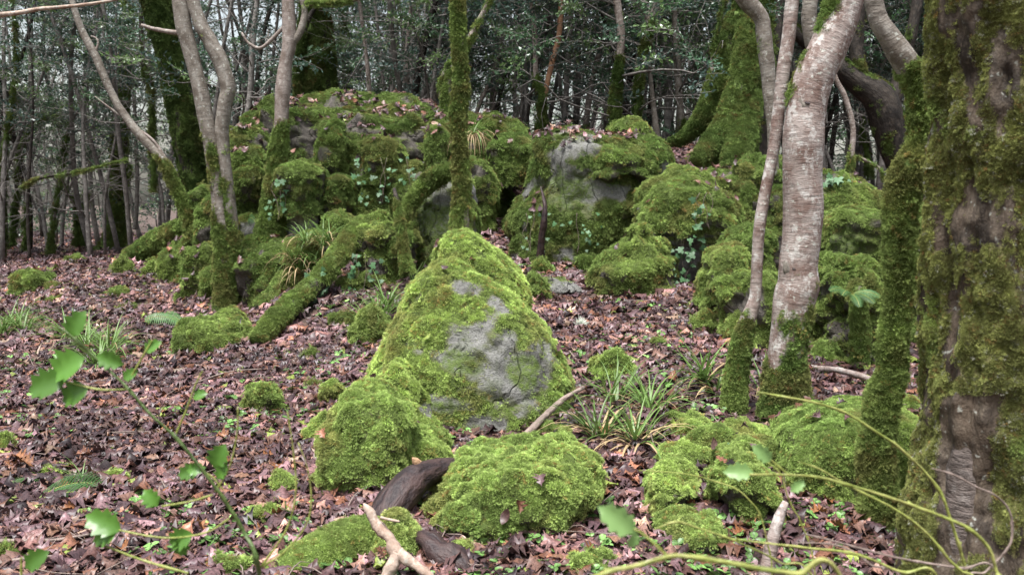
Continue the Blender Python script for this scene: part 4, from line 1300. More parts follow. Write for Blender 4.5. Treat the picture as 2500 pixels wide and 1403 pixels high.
kb = tree('birch_tree', 'main birch with pinkish peeling bark, knots and a mossy foot at right',
          [[(1919, 1065, 160), (1919, 1025, 140), (1918, 980, 120), (1918, 940, 108), (1921, 875, 95), (1927, 800, 92), (1940, 730, 103), (1949, 695, 103), (1948, 650, 92), (1957, 575, 90), (1960, 500, 95), (1957, 410, 94), (1962, 325, 97), (1972, 250, 92), (1992, 175, 92), (2013, 130, 90), (2044, 65, 88), (2064, 0, 86), (2100, -120, 82)]],
          5.8, 'birch', lambda V, D, px, py: np.maximum(sstep(700, 960, py), .85 * sstep(.5, .9, -D[:, 0]) * (1 - sstep(120, 300, py)) - .05), scale=.6, mixg=.6, mixb=.22, amp=.07, n=150,
          branches=[([(1985, 120, 34), (1975, 60, 36), (1978, 0, 34), (1990, -90, 30)], 'birch_warm', None, 6.3)])
for (kx, ky, w, ko) in ((1970, 252, 23, .106), (1940, 655, 25, .095)):
    c = at(kx, ky, 5.8 - ko)
    V, F, bk, Dn = tube([c + [0, .03, 0], c + [0, .005, 0], c + [0, -.004, .002]], [w * 1.0 / FPX * 5.8, w * .6 / FPX * 5.8, w * .3 / FPX * 5.8], 14, 8, .3, 20.)
    link('knot', make_mesh('knot', V, [F[0], np.concatenate(F[1:])], [M['birch_warm']], dict(bk=bk, moss=np.zeros(len(V)))), kb)
    c2 = c + [0.002, -.005, .003]
    V, F, bk, Dn = tube([c2, c2 + [0, -.003, .004]], [.02, .014], 12, 4, .25, 30.)
    link('knot_hollow', make_mesh('knot_hollow', V, [F[0], np.concatenate(F[1:])], [M['wet_wood']], dict(bk=bk, moss=np.zeros(len(V)))), kb)
tree('curved_tree', 'sinuous mossy trunk bending beside the great rough trunk',
     [[(2141, 1520, 112), (2141, 1403, 90), (2138, 1276, 82), (2144, 1200, 84), (2137, 1100, 82), (2149, 1025, 76), (2161, 950, 76), (2177, 900, 66), (2180, 825, 68), (2193, 725, 60), (2198, 675, 68), (2197, 600, 68), (2197, 524, 72), (2204, 474, 78), (2216, 424, 80), (2232, 385, 68), (2246, 340, 54), (2246, 275, 52), (2242, 225, 56), (2224, 175, 64), (2199, 135, 60), (2171, 90, 52), (2146, 50, 46), (2134, 0, 44), (2120, -110, 42)]],
     4.1, 'birch_warm', below(200, 260, 1.15), scale=.45, mixg=.3, mixb=.25, amp=.1, n=200, per=1000)
great = tree('great_trunk', 'great rough trunk thick with olive moss filling the right edge',
             [[(2476, 1620, 740), (2474, 1500, 610), (2474, 1403, 540), (2476, 1250, 490), (2480, 1126, 446), (2484, 1000, 412), (2484, 875, 398), (2482, 750, 384), (2480, 600, 374), (2484, 350, 370), (2480, 150, 376), (2472, 0, 384), (2460, -200, 390)]],
             3.35, 'bark_great', lambda V, D, px, py: .95 - .8 * (1 - sstep(4, 30, np.abs(px - 2352 - .03 * (700 - py) - 60 * fbm(V * [0, 0, 1], 3., 2, 5.)))) * (py < 930) * (fbm(V, 4., 2, 6.) > -.12) - 1.2 * (1 - sstep(52, 85, np.abs(px - 2356 - .12 * np.maximum(0, 1150 - py)))) * (py > 960) - .5 * sstep(.05, .4, fbm(V * [1, 1, .35], 8., 4, 41.)),
             scale=.25, mixg=.4, mixb=1.0, amp=.07, freq=6., n=190, nseg=120, per=1000, flute=.03, gain=1.1, furrow=.035, flecks=.05)
P, R = path_px([(2338, 1480, 96), (2348, 1300, 100), (2362, 1150, 96), (2384, 1040, 84), (2400, 960, 70)], [3.19, 3.20, 3.21, 3.25, 3.32])
limb('bare_wood', P, R, 'torn_bark', great, None, amp=.2, freq=14., label='bare pinkish strip of wood where the moss has fallen away')
tree('dark_tree', 'dark leaning forked tree in shade beyond the curved trunk',
     [[(2200, 470, 44), (2192, 415, 46), (2180, 350, 66), (2166, 290, 80), (2146, 240, 76), (2100, 205, 58), (2050, 165, 46), (1990, 120, 36), (1920, 60, 28)],
      [(2165, 270, 50), (2190, 215, 36), (2205, 150, 30), (2230, 60, 26), (2250, -60, 24)], [(2100, 205, 40), (2090, 130, 34), (2095, 50, 30), (2100, -60, 28)]],
     13.5, 'bark_dark', lambda V, D, px, py: .8 * sstep(.3, .8, D[:, 2]) + .1, scale=.9, mixg=.7, gain=.7)
tree('bent_sapling', 'thin bent grey sapling between the birch and the dark leaning tree',
     [[(2074, 430, 16), (2080, 370, 14), (2082, 310, 13), (2064, 240, 13), (2040, 190, 11), (2020, 120, 9), (2010, 20, 7)], [(2084, 380, 7), (2110, 390, 7), (2145, 410, 7), (2160, 440, 6)]],
     12, 'bark', below(370, 40, .7), scale=.7)

# slender trees standing behind the outcrop: trunk line, depth, bark, height in the picture where moss begins, label
BACK = [
    ([(904, 275, 13), (900, 200, 11), (890, 100, 9), (877, 0, 9), (868, -90, 8)], 17, 'bark', None, 'thin straight pale trunk right of the stout mossy trunk on the outcrop'),
    ([(997, 280, 17), (992, 220, 16), (994, 125, 12), (1002, 30, 9), (1008, -60, 8)], 18, 'bark', None, 'upright grey trunk behind the crest left of the reddish thick trunk'),
    ([(1053, 290, 9), (1044, 215, 7), (1029, 125, 6), (1007, 50, 5), (1000, -40, 4)], 15, 'bark_dark', None, 'wiry dark stem slanting in front of the reddish thick trunk'),
    ([(1066, 300, 28), (1064, 225, 25), (1056, 150, 21), (1062, 75, 22), (1070, -40, 20)], 19, 'birch_warm', None, 'thicker reddish trunk behind the crest left of the moss-sleeved tree'),
    ([(1160, 290, 10), (1169, 260, 10), (1194, 200, 10), (1219, 135, 11), (1234, 25, 9), (1240, -60, 8)], 17, 'bark', 280, 'slanting pale stem right of the slim moss-sleeved tree'),
    ([(1200, 290, 8), (1214, 210, 7), (1239, 140, 7), (1279, 25, 7), (1300, -50, 6)], 18, 'bark', None, 'very thin slanting stem between the pale stem and the twin fork'),
    ([(1319, 335, 24), (1321, 280, 18), (1321, 225, 16), (1309, 195, 14), (1306, 100, 12), (1299, 15, 12), (1290, -80, 10)], 14.5, 'bark', 170, 'left stem of the mossy twin trees behind the grey rock face'),
    ([(1326, 330, 14), (1329, 250, 13), (1339, 190, 13), (1354, 130, 14), (1364, 90, 13), (1371, 0, 14), (1374, -80, 13)], 14.6, 'bark_orange', 260, 'orange-barked stem of the twin trees behind the grey rock face'),
    ([(1428, 330, 18), (1431, 300, 16), (1443, 210, 14), (1463, 125, 12), (1483, 15, 10), (1492, -60, 9)], 16, 'bark', 300, 'pale tree slanting right behind the top of the grey rock'),
    ([(1500, 325, 32), (1501, 300, 28), (1503, 225, 25), (1513, 150, 18), (1516, 75, 19), (1506, 0, 19), (1500, -90, 17)], 14, 'bark', 150, 'tree with a dark mossy lower half behind the domed moss hump'),
    ([(1552, 330, 22), (1553, 295, 20), (1558, 225, 20), (1568, 140, 18), (1585, 75, 18), (1595, 0, 18), (1600, -90, 17)], 14.2, 'bark', 60, 'bent tree mossed along its left side, right of the mossy-halved tree'),
    ([(1606, 345, 17), (1603, 325, 16), (1593, 240, 12), (1583, 140, 10), (1578, 60, 8), (1570, -40, 7)], 14.4, 'birch_warm', None, 'slim pinkish stem leaning against the bent mossy tree'),
    ([(1666, 345, 22), (1665, 310, 20), (1657, 225, 17), (1652, 125, 16), (1645, 0, 13), (1640, -80, 12)], 15.5, 'birch_warm', 290, 'pinkish-grey trunk left of the buttressed tree'),
    ([(62, 612, 13), (66, 500, 12), (75, 300, 12), (75, 150, 11), (75, 50, 10), (70, -60, 9)], 25, 'bark_far', 480, 'tall thin grey trunk near the left edge'),
    ([(3, 625, 16), (6, 500, 13), (8, 375, 12), (20, 310, 10), (35, 215, 9), (40, 110, 8), (30, 0, 6)], 22, 'bark_dark', 0, 'mossy dark trunk at the very left edge'),
    ([(125, 618, 17), (128, 560, 12), (136, 500, 10), (150, 425, 8), (165, 325, 7), (190, 270, 5)], 23, 'bark_far', 300, 'crooked mossy sapling left of the straight moss-coated tree'),
    ([(200, 600, 16), (206, 540, 11), (209, 475, 10), (202, 350, 8), (205, 200, 7), (215, 50, 5)], 27, 'bark_far', 480, 'thin mossy-footed stem second left of the straight moss-coated tree'),
    ([(186, 600, 16), (190, 560, 14), (186, 500, 9), (165, 470, 7), (150, 440, 5)], 27, 'bark_dark', 0, 'short crooked dark stub left of the thin mossy-footed stem'),
    ([(375, 470, 14), (372, 330, 13), (369, 220, 12), (349, 150, 12), (344, 30, 10), (342, -60, 9)], 20, 'bark_dark', 100, 'dark slender trunk just left of the massive ivy-clad tree'),
    ([(560, 360, 18), (573, 324, 17), (603, 280, 15), (613, 200, 14), (618, 100, 14), (628, 0, 11), (635, -80, 10)], 16, 'bark_far', None, 'curved grey tree with a side branch between the two pale trees'),
    ([(520, 300, 10), (535, 200, 9), (548, 100, 9), (568, 0, 8), (580, -60, 7)], 20, 'bark_far', None, 'thin grey stem against the bright sky right of the forked tree'),
    ([(30, 600, 12), (40, 480, 10), (50, 360, 8), (90, 300, 7), (140, 280, 5)], 24, 'bark_dark', 0, 'mossy stem with a right-leaning top near the left edge'),
    ([(150, 600, 10), (155, 520, 9), (170, 400, 7), (178, 250, 6), (170, 80, 5)], 30, 'bark_far', None, 'faint thin trunk deep in the left wood'),
    ([(330, 560, 12), (335, 450, 10), (330, 300, 9), (325, 150, 8), (328, 0, 7)], 30, 'bark_far', None, 'faint grey trunk between the moss-coated tree and the massive tree'),
    ([(400, 560, 8), (395, 480, 8), (380, 420, 7), (350, 380, 5)], 22, 'bark_far', None, 'short bare dead stem beside the leaning tree'),
    ([(850, 280, 26), (848, 180, 22), (840, 80, 20), (835, -60, 18)], 23, 'bark_dark', 0, 'shadowy ivy-dark trunk right of the stout mossy trunk'),
    ([(1410, 320, 12), (1405, 220, 10), (1420, 100, 9), (1440, 0, 8)], 21, 'bark_far', None, 'far grey stem left of the pale tree slanting right'),
    ([(1640, 320, 12), (1632, 230, 10), (1620, 120, 9), (1612, 0, 8)], 20, 'bark_far', None, 'far grey stem left of the pinkish-grey trunk'),
    ([(1700, 300, 13), (1695, 200, 11), (1700, 90, 10), (1710, -20, 9)], 21, 'bark_far', None, 'far grey stem close left of the buttressed tree'),
    ([(1260, 310, 12), (1256, 200, 10), (1264, 90, 9), (1262, -20, 8)], 22, 'bark_far', None, 'far grey stem left of the mossy twin trees'),
    ([(950, 270, 12), (955, 160, 10), (948, 60, 9), (955, -40, 8)], 22, 'bark_far', None, 'far grey stem between the two pale trunks on the crest'),
    ([(2010, 420, 14), (2006, 330, 12), (2000, 240, 11), (2008, 120, 10)], 16, 'bark_far', None, 'shaded grey stem immediately right of the main birch'),
    ([(2125, 440, 16), (2118, 380, 13), (2105, 320, 11), (2098, 230, 9)], 17, 'bark_far', 300, 'shaded mossy stem under the arch of the dark leaning tree'),
]


def side_twigs(acc, sprays, P, R, n, r, lmin=0.5, lmax=2.0, zleaf=2.6, leafy=0.7):
    """bare side branches with finer twigs; remembers where leaf sprays hang"""
    for k in range(n):
        t = r.uniform(0.15, 1.0)
        i = min(int(t * (len(P) - 1)), len(P) - 2)
        f = t * (len(P) - 1) - i
        b = P[i] * (1 - f) + P[i + 1] * f
        a = r.uniform(0, 6.283)
        L = r.uniform(lmin, lmax)
        d = np.array([math.cos(a), math.sin(a) * .8, r.uniform(-.1, .75)])
        r0 = min(R[i] * 0.35, 0.028) * r.uniform(.5, 1)
        pts = [b]
        for q in range(4):
            d = d + r.normal(size=3) * .33
            d /= np.linalg.norm(d)
            pts.append(pts[-1] + d * L / 4)
        tube_acc(acc, pts, [r0, r0 * .75, r0 * .55, r0 * .38, r0 * .2], 4, 7)
        for q in range(r.integers(2, 5)):
            j = r.integers(1, 5)
            e = d + r.normal(size=3) * .8
            e /= np.linalg.norm(e)
            l2 = L * r.uniform(.2, .5)
            p1 = pts[j] + e * l2 * .5 + r.normal(size=3) * .05
            p2 = p1 + (e + r.normal(size=3) * .4) * l2 * .5
            tube_acc(acc, [pts[j], p1, p2], [r0 * .35, r0 * .25, r0 * .12], 3, 4)
            if p2[2] > zleaf and r.random() < leafy:
                sprays.append((p2, e))
        if pts[-1][2] > zleaf and r.random() < leafy:
            sprays.append((pts[-1], d))


SKYGAPS = [(590, 110, 75, 115), (530, 30, 50, 60), (1235, 60, 50, 80), (940, 60, 40, 40), (1440, 40, 40, 40), (1720, 60, 40, 50), (60, 60, 40, 40), (330, 120, 40, 50), (700, 20, 60, 50), (150, 180, 60, 60), (1480, 330, 0, 0), (2005, 300, 40, 60)]
LEAF_C = np.array([(0.05, 0.105, 0.055), (0.062, 0.125, 0.055), (0.046, 0.082, 0.06), (0.105, 0.17, 0.06), (0.06, 0.10, 0.082)])


def hang_foliage(parent, pts, dirs, scl=1.0, name='foliage', gaps=True):
    P = np.array(pts)
    D = np.array(dirs)
    if gaps:
        px, py, _ = proj(P)
        k = np.ones(len(P), bool)
        for (gx, gy, rx, ry) in SKYGAPS:
            if rx:
                k &= (((px - gx) / rx) ** 2 + ((py - gy) / ry) ** 2 > 1) | (RNG.random(len(P)) < .25)
        P, D = P[k], D[k]
    if len(P) == 0:
        return
    Z = np.array([0, 0, 1.0]) + RNG.normal(size=P.shape) * .3
    c = LEAF_C[RNG.integers(0, len(LEAF_C), len(P))] * np.exp(RNG.normal(size=(len(P), 1)) * .25)
    scatter(name, 'spray', P, eulers(Z, D + RNG.normal(size=D.shape) * .3), RNG.uniform(.7, 1.3, len(P)) * scl, c, parent)


r_tw = np.random.default_rng(55)
for pts, Y, mat, my, lab in BACK:
    t = tree('slender_tree', lab, [pts], Y, mat, below(my, 50, .9) if my is not None else None, group='slender trees of the background wood',
             scale=.075 * Y, mixg=.85, mixb=.15, gain=.65, per=700)
    P, R = path_px(pts, Y)
    top = P[-1] + [r_tw.normal() * .3, r_tw.normal() * .3, 2.2]
    acc, sp = Acc(), []
    side_twigs(acc, sp, np.concatenate([P, [top]]), np.concatenate([R, [R[-1] * .7]]), 18, r_tw, .6, 2.4, 3.4, .5)
    cr = link('crown', acc.mesh('crown', [M['bark_far']]), t)
    if sp:
        e = [(p + r_tw.normal(size=3) * .35, d) for p, d in sp for _ in range(2)]
        hang_foliage(cr, [x[0] for x in e], [x[1] for x in e])


# ------------------------------------------------------------------ the wood beyond, which reads as one mass
def far_wood():
    r = np.random.default_rng(91)
    acc, sp = Acc(), []
    spots = []
    while len(spots) < 300:
        y = r.uniform(15.5, 25) if len(spots) < 140 else r.uniform(25, 55)
        x = r.uniform(-.68, .68) * y
        if y < 21 and x < -2.5 and r.random() < .85:
            continue
        spots.append((x, y))
    for x, y in spots:
        z0 = gz(x, y) - .1
        h = r.uniform(6.5, 11)
        d = np.array([r.normal() * .08, r.normal() * .06, 1.0])
        P = [np.array([x, y, z0])]
        for q in range(6):
            d = d + np.array([r.normal() * .11, r.normal() * .08, 0])
            P.append(P[-1] + d / np.linalg.norm(d) * h / 6)
        P = np.array(P)
        r0 = r.uniform(.035, .12) if y > 25 else r.uniform(.03, .085)
        R = r0 * np.linspace(1, .45, 7)
        tube_acc(acc, P, R, 7, 14, 0 if r.random() < .7 else 1, .12)
        if y < 38:
            side_twigs(acc, sp, P, R, 21 if y < 30 else 9, r, .6, 2.6, 4.2 if y < 25 else 2.6, .5)
    o = link('far_woodland', acc.mesh('far_woodland', [M['bark_far'], M['bark_dark']]), None, 'stuff', 'dense evergreen wood of thin trunks and dark leaves behind everything', 'woodland')
    # evergreen leaf masses between and above the trunks
    n = 9000
    y = 24 + 29 * RNG.random(n)
    x = RNG.uniform(-.68, .68, n) * y
    base = ground_z(x, y, False)
    hi = np.maximum(1.0, CAM_Z + .27 * y - base)
    z = base + .2 + hi * RNG.random(n) ** .8
    P = np.stack([x, y, z], 1)
    dens = fbm(P * [1, .6, 1], .45, 3, 12.0)
    up = sstep(.6, 3.4, z - base)
    left = sstep(1.0, -5.0, x / y * 20)
    far = sstep(26, 44, y)
    prob = np.clip(.06 + .5 * up + .18 * far + .25 * left * up, 0, 1) * sstep(-.32, .18, dens + .25 * far + .12 * left)
    k = RNG.random(n) < prob
    P = P[k]
    D = RNG.normal(size=P.shape) * [1, 1, .3]
    extra = np.array([p for p, d in sp])
    exd = np.array([d for p, d in sp])
    hang_foliage(o, np.concatenate([P, extra]), np.concatenate([D, exd]), 1.25)
    # low evergreen scrub under the far trunks
    n = 700
    y = RNG.uniform(31, 52, n)
    x = RNG.uniform(-.66, .66, n) * y
    P = np.stack([x, y, ground_z(x, y, False) + RNG.uniform(.1, 1.5, n)], 1)
    P = P[fbm(P, .35, 2, 44.) > -.15]
    hang_foliage(o, P, RNG.normal(size=P.shape) * [1, 1, .3], 1.7, 'foliage', False)
    # the wood beside and behind the viewer, unseen, added to cut low skylight
    n = 1500
    a = RNG.uniform(math.radians(115), math.radians(425), n)
    rad = RNG.uniform(14, 22, n)
    P = np.stack([rad * np.cos(a), rad * np.sin(a), .3 + 7 * RNG.random(n)], 1)
    px, py, f = proj(P)
    P = P[(f < 0) | (px < -500) | (px > 3000)]
    D = RNG.normal(size=P.shape) * [1, 1, .3]
    hang_foliage(o, P, D, 3.0, 'foliage', False)


far_wood()

# ------------------------------------------------------------------ logs, sticks and dead wood
def log_thing(name, label, pts, Y, mat, moss=None, cat='log', **kw):
    P, R = path_px(pts, Y)
    return limb(name, P, R, mat, None, moss, label=label, cat=cat, **kw)


_lp = [(626, 832, 40), (660, 795, 54), (705, 752, 56), (765, 698, 52), (815, 640, 52), (848, 592, 52), (868, 562, 44), (885, 540, 34)]
_ly = [8.1, 8.3, 8.55, 8.85, 9.1, 9.3, 9.5, 9.8]
log_thing('fallen_log', 'fallen mossy log slanting down from the outcrop to the leaf floor', _lp, _ly, 'bark_dark',
          lambda V, D, px, py: .95 * sstep(-.75, -.3, D[:, 2] - .2 * D[:, 0]), scale=.6, mixg=.25, mixb=.1, amp=.15)
log_thing('fallen_log', 'mossy fallen trunk lying behind the squat boulder at the left',
          [(312, 628, 34), (345, 612, 46), (385, 592, 54), (425, 568, 50), (462, 548, 36)], [15.2, 15, 14.8, 14.6, 14.4], 'bark_dark', full(.95), scale=1.1, mixg=.7, mixb=.12)
log_thing('mossy_log', 'bright mossy log running off the bottom edge left of the pale branch',
          [(948, 1292, 60), (925, 1304, 100), (880, 1324, 132), (820, 1358, 150), (740, 1408, 164), (650, 1465, 170)], [3.9, 3.86, 3.8, 3.72, 3.64, 3.56], 'bark_dark', full(1.), scale=.4, mixg=.15, mixb=.15, gain=1.15, amp=.12, per=950)
w = log_thing('wet_log', 'short dark wet log with a torn stub between the moss mounds',
              [(1140, 1140, 36), (1105, 1140, 50), (1062, 1148, 64), (1018, 1168, 80), (980, 1205, 92), (950, 1250, 92), (925, 1295, 80)],
              [4.42, 4.37, 4.3, 4.22, 4.13, 4.05, 3.98], 'wet_wood', None, amp=.22, freq=6.)
P, R = path_px([(1030, 1150, 34), (1022, 1138, 30), (1014, 1126, 18), (1008, 1118, 5)], [4.3, 4.26, 4.22, 4.2])
limb('torn_stub', P, R, 'raw_wood', w, None, amp=.35, freq=30.)
log_thing('rotten_stump', 'rotten dark brown stump at the bottom edge beside the pale branch',
          [(1170, 1460, 90), (1125, 1400, 95), (1080, 1350, 80), (1040, 1316, 50), (1018, 1300, 14)], [3.55, 3.6, 3.66, 3.72, 3.75], 'wet_wood', None, cat='stump', amp=.7, freq=11.)
b = thing('pale_branch', 'pale forked broken branch at the bottom edge with peeling bark', 'branch', at(975, 1355, 3.4))
for nm, pts, Y in (('stem', [(888, 1228, 5), (893, 1236, 17), (905, 1252, 23), (920, 1280, 28), (948, 1310, 29), (960, 1335, 33), (974, 1355, 36)], [3.48, 3.47, 3.46, 3.45, 3.43, 3.41, 3.4]),
                   ('prong', [(972, 1350, 36), (955, 1385, 32), (935, 1440, 28)], [3.4, 3.38, 3.36]),
                   ('prong', [(974, 1350, 34), (1010, 1375, 26), (1050, 1408, 22), (1085, 1440, 18)], [3.4, 3.38, 3.36, 3.35]),
                   ('twig', [(930, 1262, 8), (955, 1268, 7), (975, 1272, 5)], [3.44, 3.42, 3.4])):
    P, R = path_px(pts, Y)
    limb(nm, P, R, 'pale_stick', b, None, amp=.32, freq=22., nseg=14, n=26)
log_thing('birch_stick', 'upright broken birch stick near the bottom right', [(1862, 1450, 36), (1872, 1390, 36), (1888, 1310, 32), (1905, 1255, 26), (1918, 1225, 16)], [3.35, 3.38, 3.4, 3.42, 3.44], 'birch', None, cat='stick', amp=.15)
log_thing('white_stick', 'white birch stick lying on leaves right of the main birch', [(1972, 892, 10), (2000, 900, 16), (2040, 902, 15), (2090, 914, 17), (2150, 935, 16)], [6.9, 6.8, 6.7, 6.6, 6.5], 'birch', None, cat='stick', amp=.2)
log_thing('dark_root', 'dark wet root lying behind the main birch foot', [(1960, 950, 20), (1995, 944, 24), (2030, 940, 18), (2055, 935, 8)], [6.5, 6.55, 6.6, 6.65], 'wet_wood', None, cat='root')
log_thing('grey_stick', 'long grey stick slanting up beside the foot of the pointed rock', [(1240, 1100, 8), (1285, 1060, 18), (1335, 1010, 16), (1375, 975, 14), (1425, 945, 10)], [5.2, 5.35, 5.6, 5.8, 6.0], 'twig', None, cat='stick', amp=.2)
log_thing('dead_stem', 'dark dead stem standing against the mossy grey rock face', [(1318, 640, 22), (1322, 590, 18), (1328, 545, 16), (1331, 510, 12), (1326, 480, 7), (1320, 455, 3)], [9.9, 9.85, 9.8, 9.8, 9.85, 9.9], 'wet_wood', None, cat='dead stem', amp=.25)
log_thing('mossy_stub', 'thin leaning mossy dead stem above the fallen log', [(995, 665, 34), (985, 610, 24), (977, 550, 20), (970, 495, 14), (962, 460, 8)], [9.0, 9.05, 9.1, 9.2, 9.25], 'bark_dark', below(490, 40), cat='dead stem', scale=.6, mixg=.6, mixb=.4)
log_thing('mossy_hook', 'small hooked mossy stub on top of the outcrop', [(893, 315, 14), (890, 295, 20), (884, 278, 18), (872, 268, 12)], [12.6, 12.55, 12.5, 12.45], 'bark', full(.9), cat='dead stem', scale=.8, mixg=.7, mixb=.3)
log_thing('dark_stump', 'black rotten stump with a mossy cap on the crest of the outcrop', [(962, 330, 60), (965, 300, 52), (968, 278, 40), (980, 264, 14)], [12.75, 12.75, 12.75, 12.8], 'wet_wood', lambda V, D, px, py: sstep(.3, .8, D[:, 2]) + .9 * (px > 985), cat='stump', scale=.9, mixg=.6, amp=.3)
log_thing('moss_arch', 'mossy rib arching down the left edge of the leaning slab', [(1110, 415, 36), (1075, 428, 42), (1035, 452, 40), (1008, 488, 32), (992, 530, 26), (990, 575, 22)], [9.6, 9.6, 9.6, 9.6, 9.55, 9.5], 'bark_dark', full(1.), cat='moss rib', scale=.95, mixg=.4, mixb=.35, amp=.25)
log_thing('hanging_moss_column', 'pale mossy column standing in the mouth of the hollow stump', [(2098, 880, 40), (2100, 830, 42), (2098, 770, 38), (2092, 710, 36), (2088, 690, 26)], [6.95, 6.95, 6.95, 7.0, 7.05], 'bark', full(.8), cat='stump', scale=.6, mixg=.6, mixb=.3)
log_thing('overhead_branch', 'lichen-flecked bare branch crossing the top left corner', [(-1100, 190, 24), (-700, 130, 19), (-350, 90, 16), (-120, 60, 13), (-20, 40, 12), (45, 32, 11), (100, 22, 9), (190, 14, 8), (280, 0, 6), (340, -20, 5)], 6.2, 'pale_stick', None, cat='branch', amp=.15)
log_thing('arching_branch', 'thin mossy branch arching across the left background', [(52, 460, 8), (85, 440, 8), (120, 430, 7), (150, 427, 7), (209, 416, 6), (270, 399, 4), (310, 390, 3)], 20, 'bark_dark', full(.7), cat='branch', scale=1.2, mixg=.6)
for k, (a, b_, c_, w, mat, lab) in enumerate([
        ((0, 1340), (120, 1345), (240, 1325), 12, 'twig', 'curved brown stick lying in the lower left leaves'),
        ((0, 1395), (70, 1385), (170, 1378), 14, 'twig', 'dark stick at the bottom left corner'),
        ((90, 880), (97, 860), (105, 845), 5, 'pale_stick', 'short pale twig standing by the left grass'),
        ((470, 950), (560, 920), (640, 915), 5, 'twig', 'thin grey twig on the leaves left of centre'),
        ((1585, 1225), (1640, 1195), (1695, 1188), 9, 'pale_stick', 'bare twig resting on the sloping moss clump'),
        ((1240, 1290), (1237, 1250), (1290, 1235), 7, 'pale_stick', 'forked bare twig stuck in the shaggy moss mound'),
        ((1390, 870), (1420, 905), (1455, 935), 5, 'twig', 'thin twig right of the pointed rock'),
        ((1540, 900), (1580, 870), (1625, 850), 6, 'pale_stick', 'dry stalk leaning over the grass right of centre'),
        ((840, 730), (800, 740), (780, 760), 5, 'pale_stick', 'pale twig below the fallen log'),
        ((1650, 350), (1690, 352), (1730, 352), 6, 'pale_stick', 'pale stick on top of the leafy bank'),
        ((1040, 1385), (1090, 1395), (1180, 1403), 6, 'twig', 'curved twig at the bottom edge right of the rotten stump'),
        ((560, 855), (620, 840), (680, 832), 4, 'pale_stick', 'thin pale twig at the lower end of the fallen log')]):
    gs = [pix_ground(*q) for q in (a, b_, c_)]
    P = np.array([g + [0, 0, .035] for g in gs])
    Yr = P[:, 1]
    R = np.array([w, w * .8, w * .45]) * .5 / FPX * Yr
    limb('fallen_stick', P, R, mat, None, None, amp=.2, label=lab, cat='stick')
# litter of small twigs, uncountable
acc = Acc()
r_st = np.random.default_rng(61)
for k in range(420):
    y = r_st.uniform(3.3, 13)
    x = r_st.uniform(-.6, .6) * y
    a, L = r_st.random() * 6.28, r_st.uniform(.08, .4)
    p = np.array([x, y, gz(x, y) + .03])
    e = p + np.array([math.cos(a), math.sin(a), 0]) * L
    e[2] = gz(e[0], e[1]) + .035 + r_st.random() * .03
    mid = (p + e) / 2 + r_st.normal(size=3) * .02
    rr = r_st.uniform(.0016, .004)
    tube_acc(acc, [p, mid, e], [rr, rr, rr * .5], 4, 5)
o = link('twig_litter', acc.mesh('twig_litter', [M['twig']]), ground, 'stuff')


# ------------------------------------------------------------------ dead leaves resting on rocks and banks
def leaves_on_rocks():
    Ps, Ns = [], []
    for V, F, N, amt, seed in ROCK_SURF:
        m = sstep(.35, .75, N[:, 2]) * sstep(-.15, .2, fbm(V, 1.6, 3, seed + 21)) * amt
        P, Nn, _ = sample(V, F, N, np.clip(m, 0, 1), 260)
        Ps.append(P)
        Ns.append(Nn)
    P = np.concatenate(Ps)
    N = np.concatenate(Ns)
    P = P + N * .035
    scatter('scattered_leaves', 'litter', P, eulers(N + RNG.normal(size=N.shape) * .3), RNG.uniform(.8, 1.3, len(P)) * np.clip(P[:, 1] / 9, .8, 1.3), dead_colour(len(P), .03) * .9, None,
            'brown leaves caught on the ledges of the mossy rocks', 'dead leaves')


leaves_on_rocks()


# ------------------------------------------------------------------ grasses, ferns, ivy
def blade(acc, b, d, L, w, r, droop=1.0, mi=0, n=7):
    side = np.cross(d, [0, 0, 1.0])
    side /= np.linalg.norm(side) + 1e-9
    p = np.array(b, float)
    V = []
    dd = np.array(d, float)
    for i in range(n):
        t = i / (n - 1)
        ww = w * (1 - t ** 1.6) * (.55 + .9 * min(t * 3, 1) * .5)
        V += [p - side * ww, p + np.array([0, 0, -ww * .5]), p + side * ww]
        dd = dd + np.array([0, 0, -droop * .24 * (0.4 + t)])
        dd /= np.linalg.norm(dd)
        p = p + dd * L / (n - 1)
    V = np.array(V)
    i = np.arange(n - 1)[:, None] * 3
    j = np.arange(2)[None, :]
    acc.add(V, np.stack([i + j, i + j + 1, i + 4 + j, i + 3 + j], -1).reshape(-1, 4), mi)


def grass_clump(label, spots, nb, L, w, dry=.25, droop=1.0, group=None, base=None):
    """spots: crown positions in the photograph; blades of one clump are one plant"""
    r = np.random.default_rng(int(spots[0][0] * 7 + spots[0][1]))
    g0 = pix_ground(*spots[0]) if base is None else at(spots[0][0], spots[0][1], base)
    t = thing('grass_clump', label, 'grass', g0, group)
    green, straw = Acc(), Acc()
    for s in spots:
        g = pix_ground(*s) if base is None else at(s[0], s[1], base)
        for k in range(nb):
            a = r.random() * 6.283
            el = r.uniform(.5, 2.2)
            d = np.array([math.cos(a), math.sin(a), el])
            d /= np.linalg.norm(d)
            b = g + np.array([r.normal() * .025, r.normal() * .025, -.01])
            if r.random() < dry:
                blade(straw, b, d * [1.2, 1.2, .9], L * r.uniform(.6, 1.0), w * r.uniform(.7, 1.1), r, droop * 1.6)
            else:
                blade(green, b, d, L * r.uniform(.6, 1.15), w * r.uniform(.6, 1.1), r, droop * r.uniform(.5, 1.3))
    for nm, ac, m in (('blade_tuft', green, 'grass'), ('dry_blade_tuft', straw, 'straw')):
        if ac.V:
            o = link(nm, ac.mesh(nm, [M[m]]), t)
            o['kind'] = 'stuff'


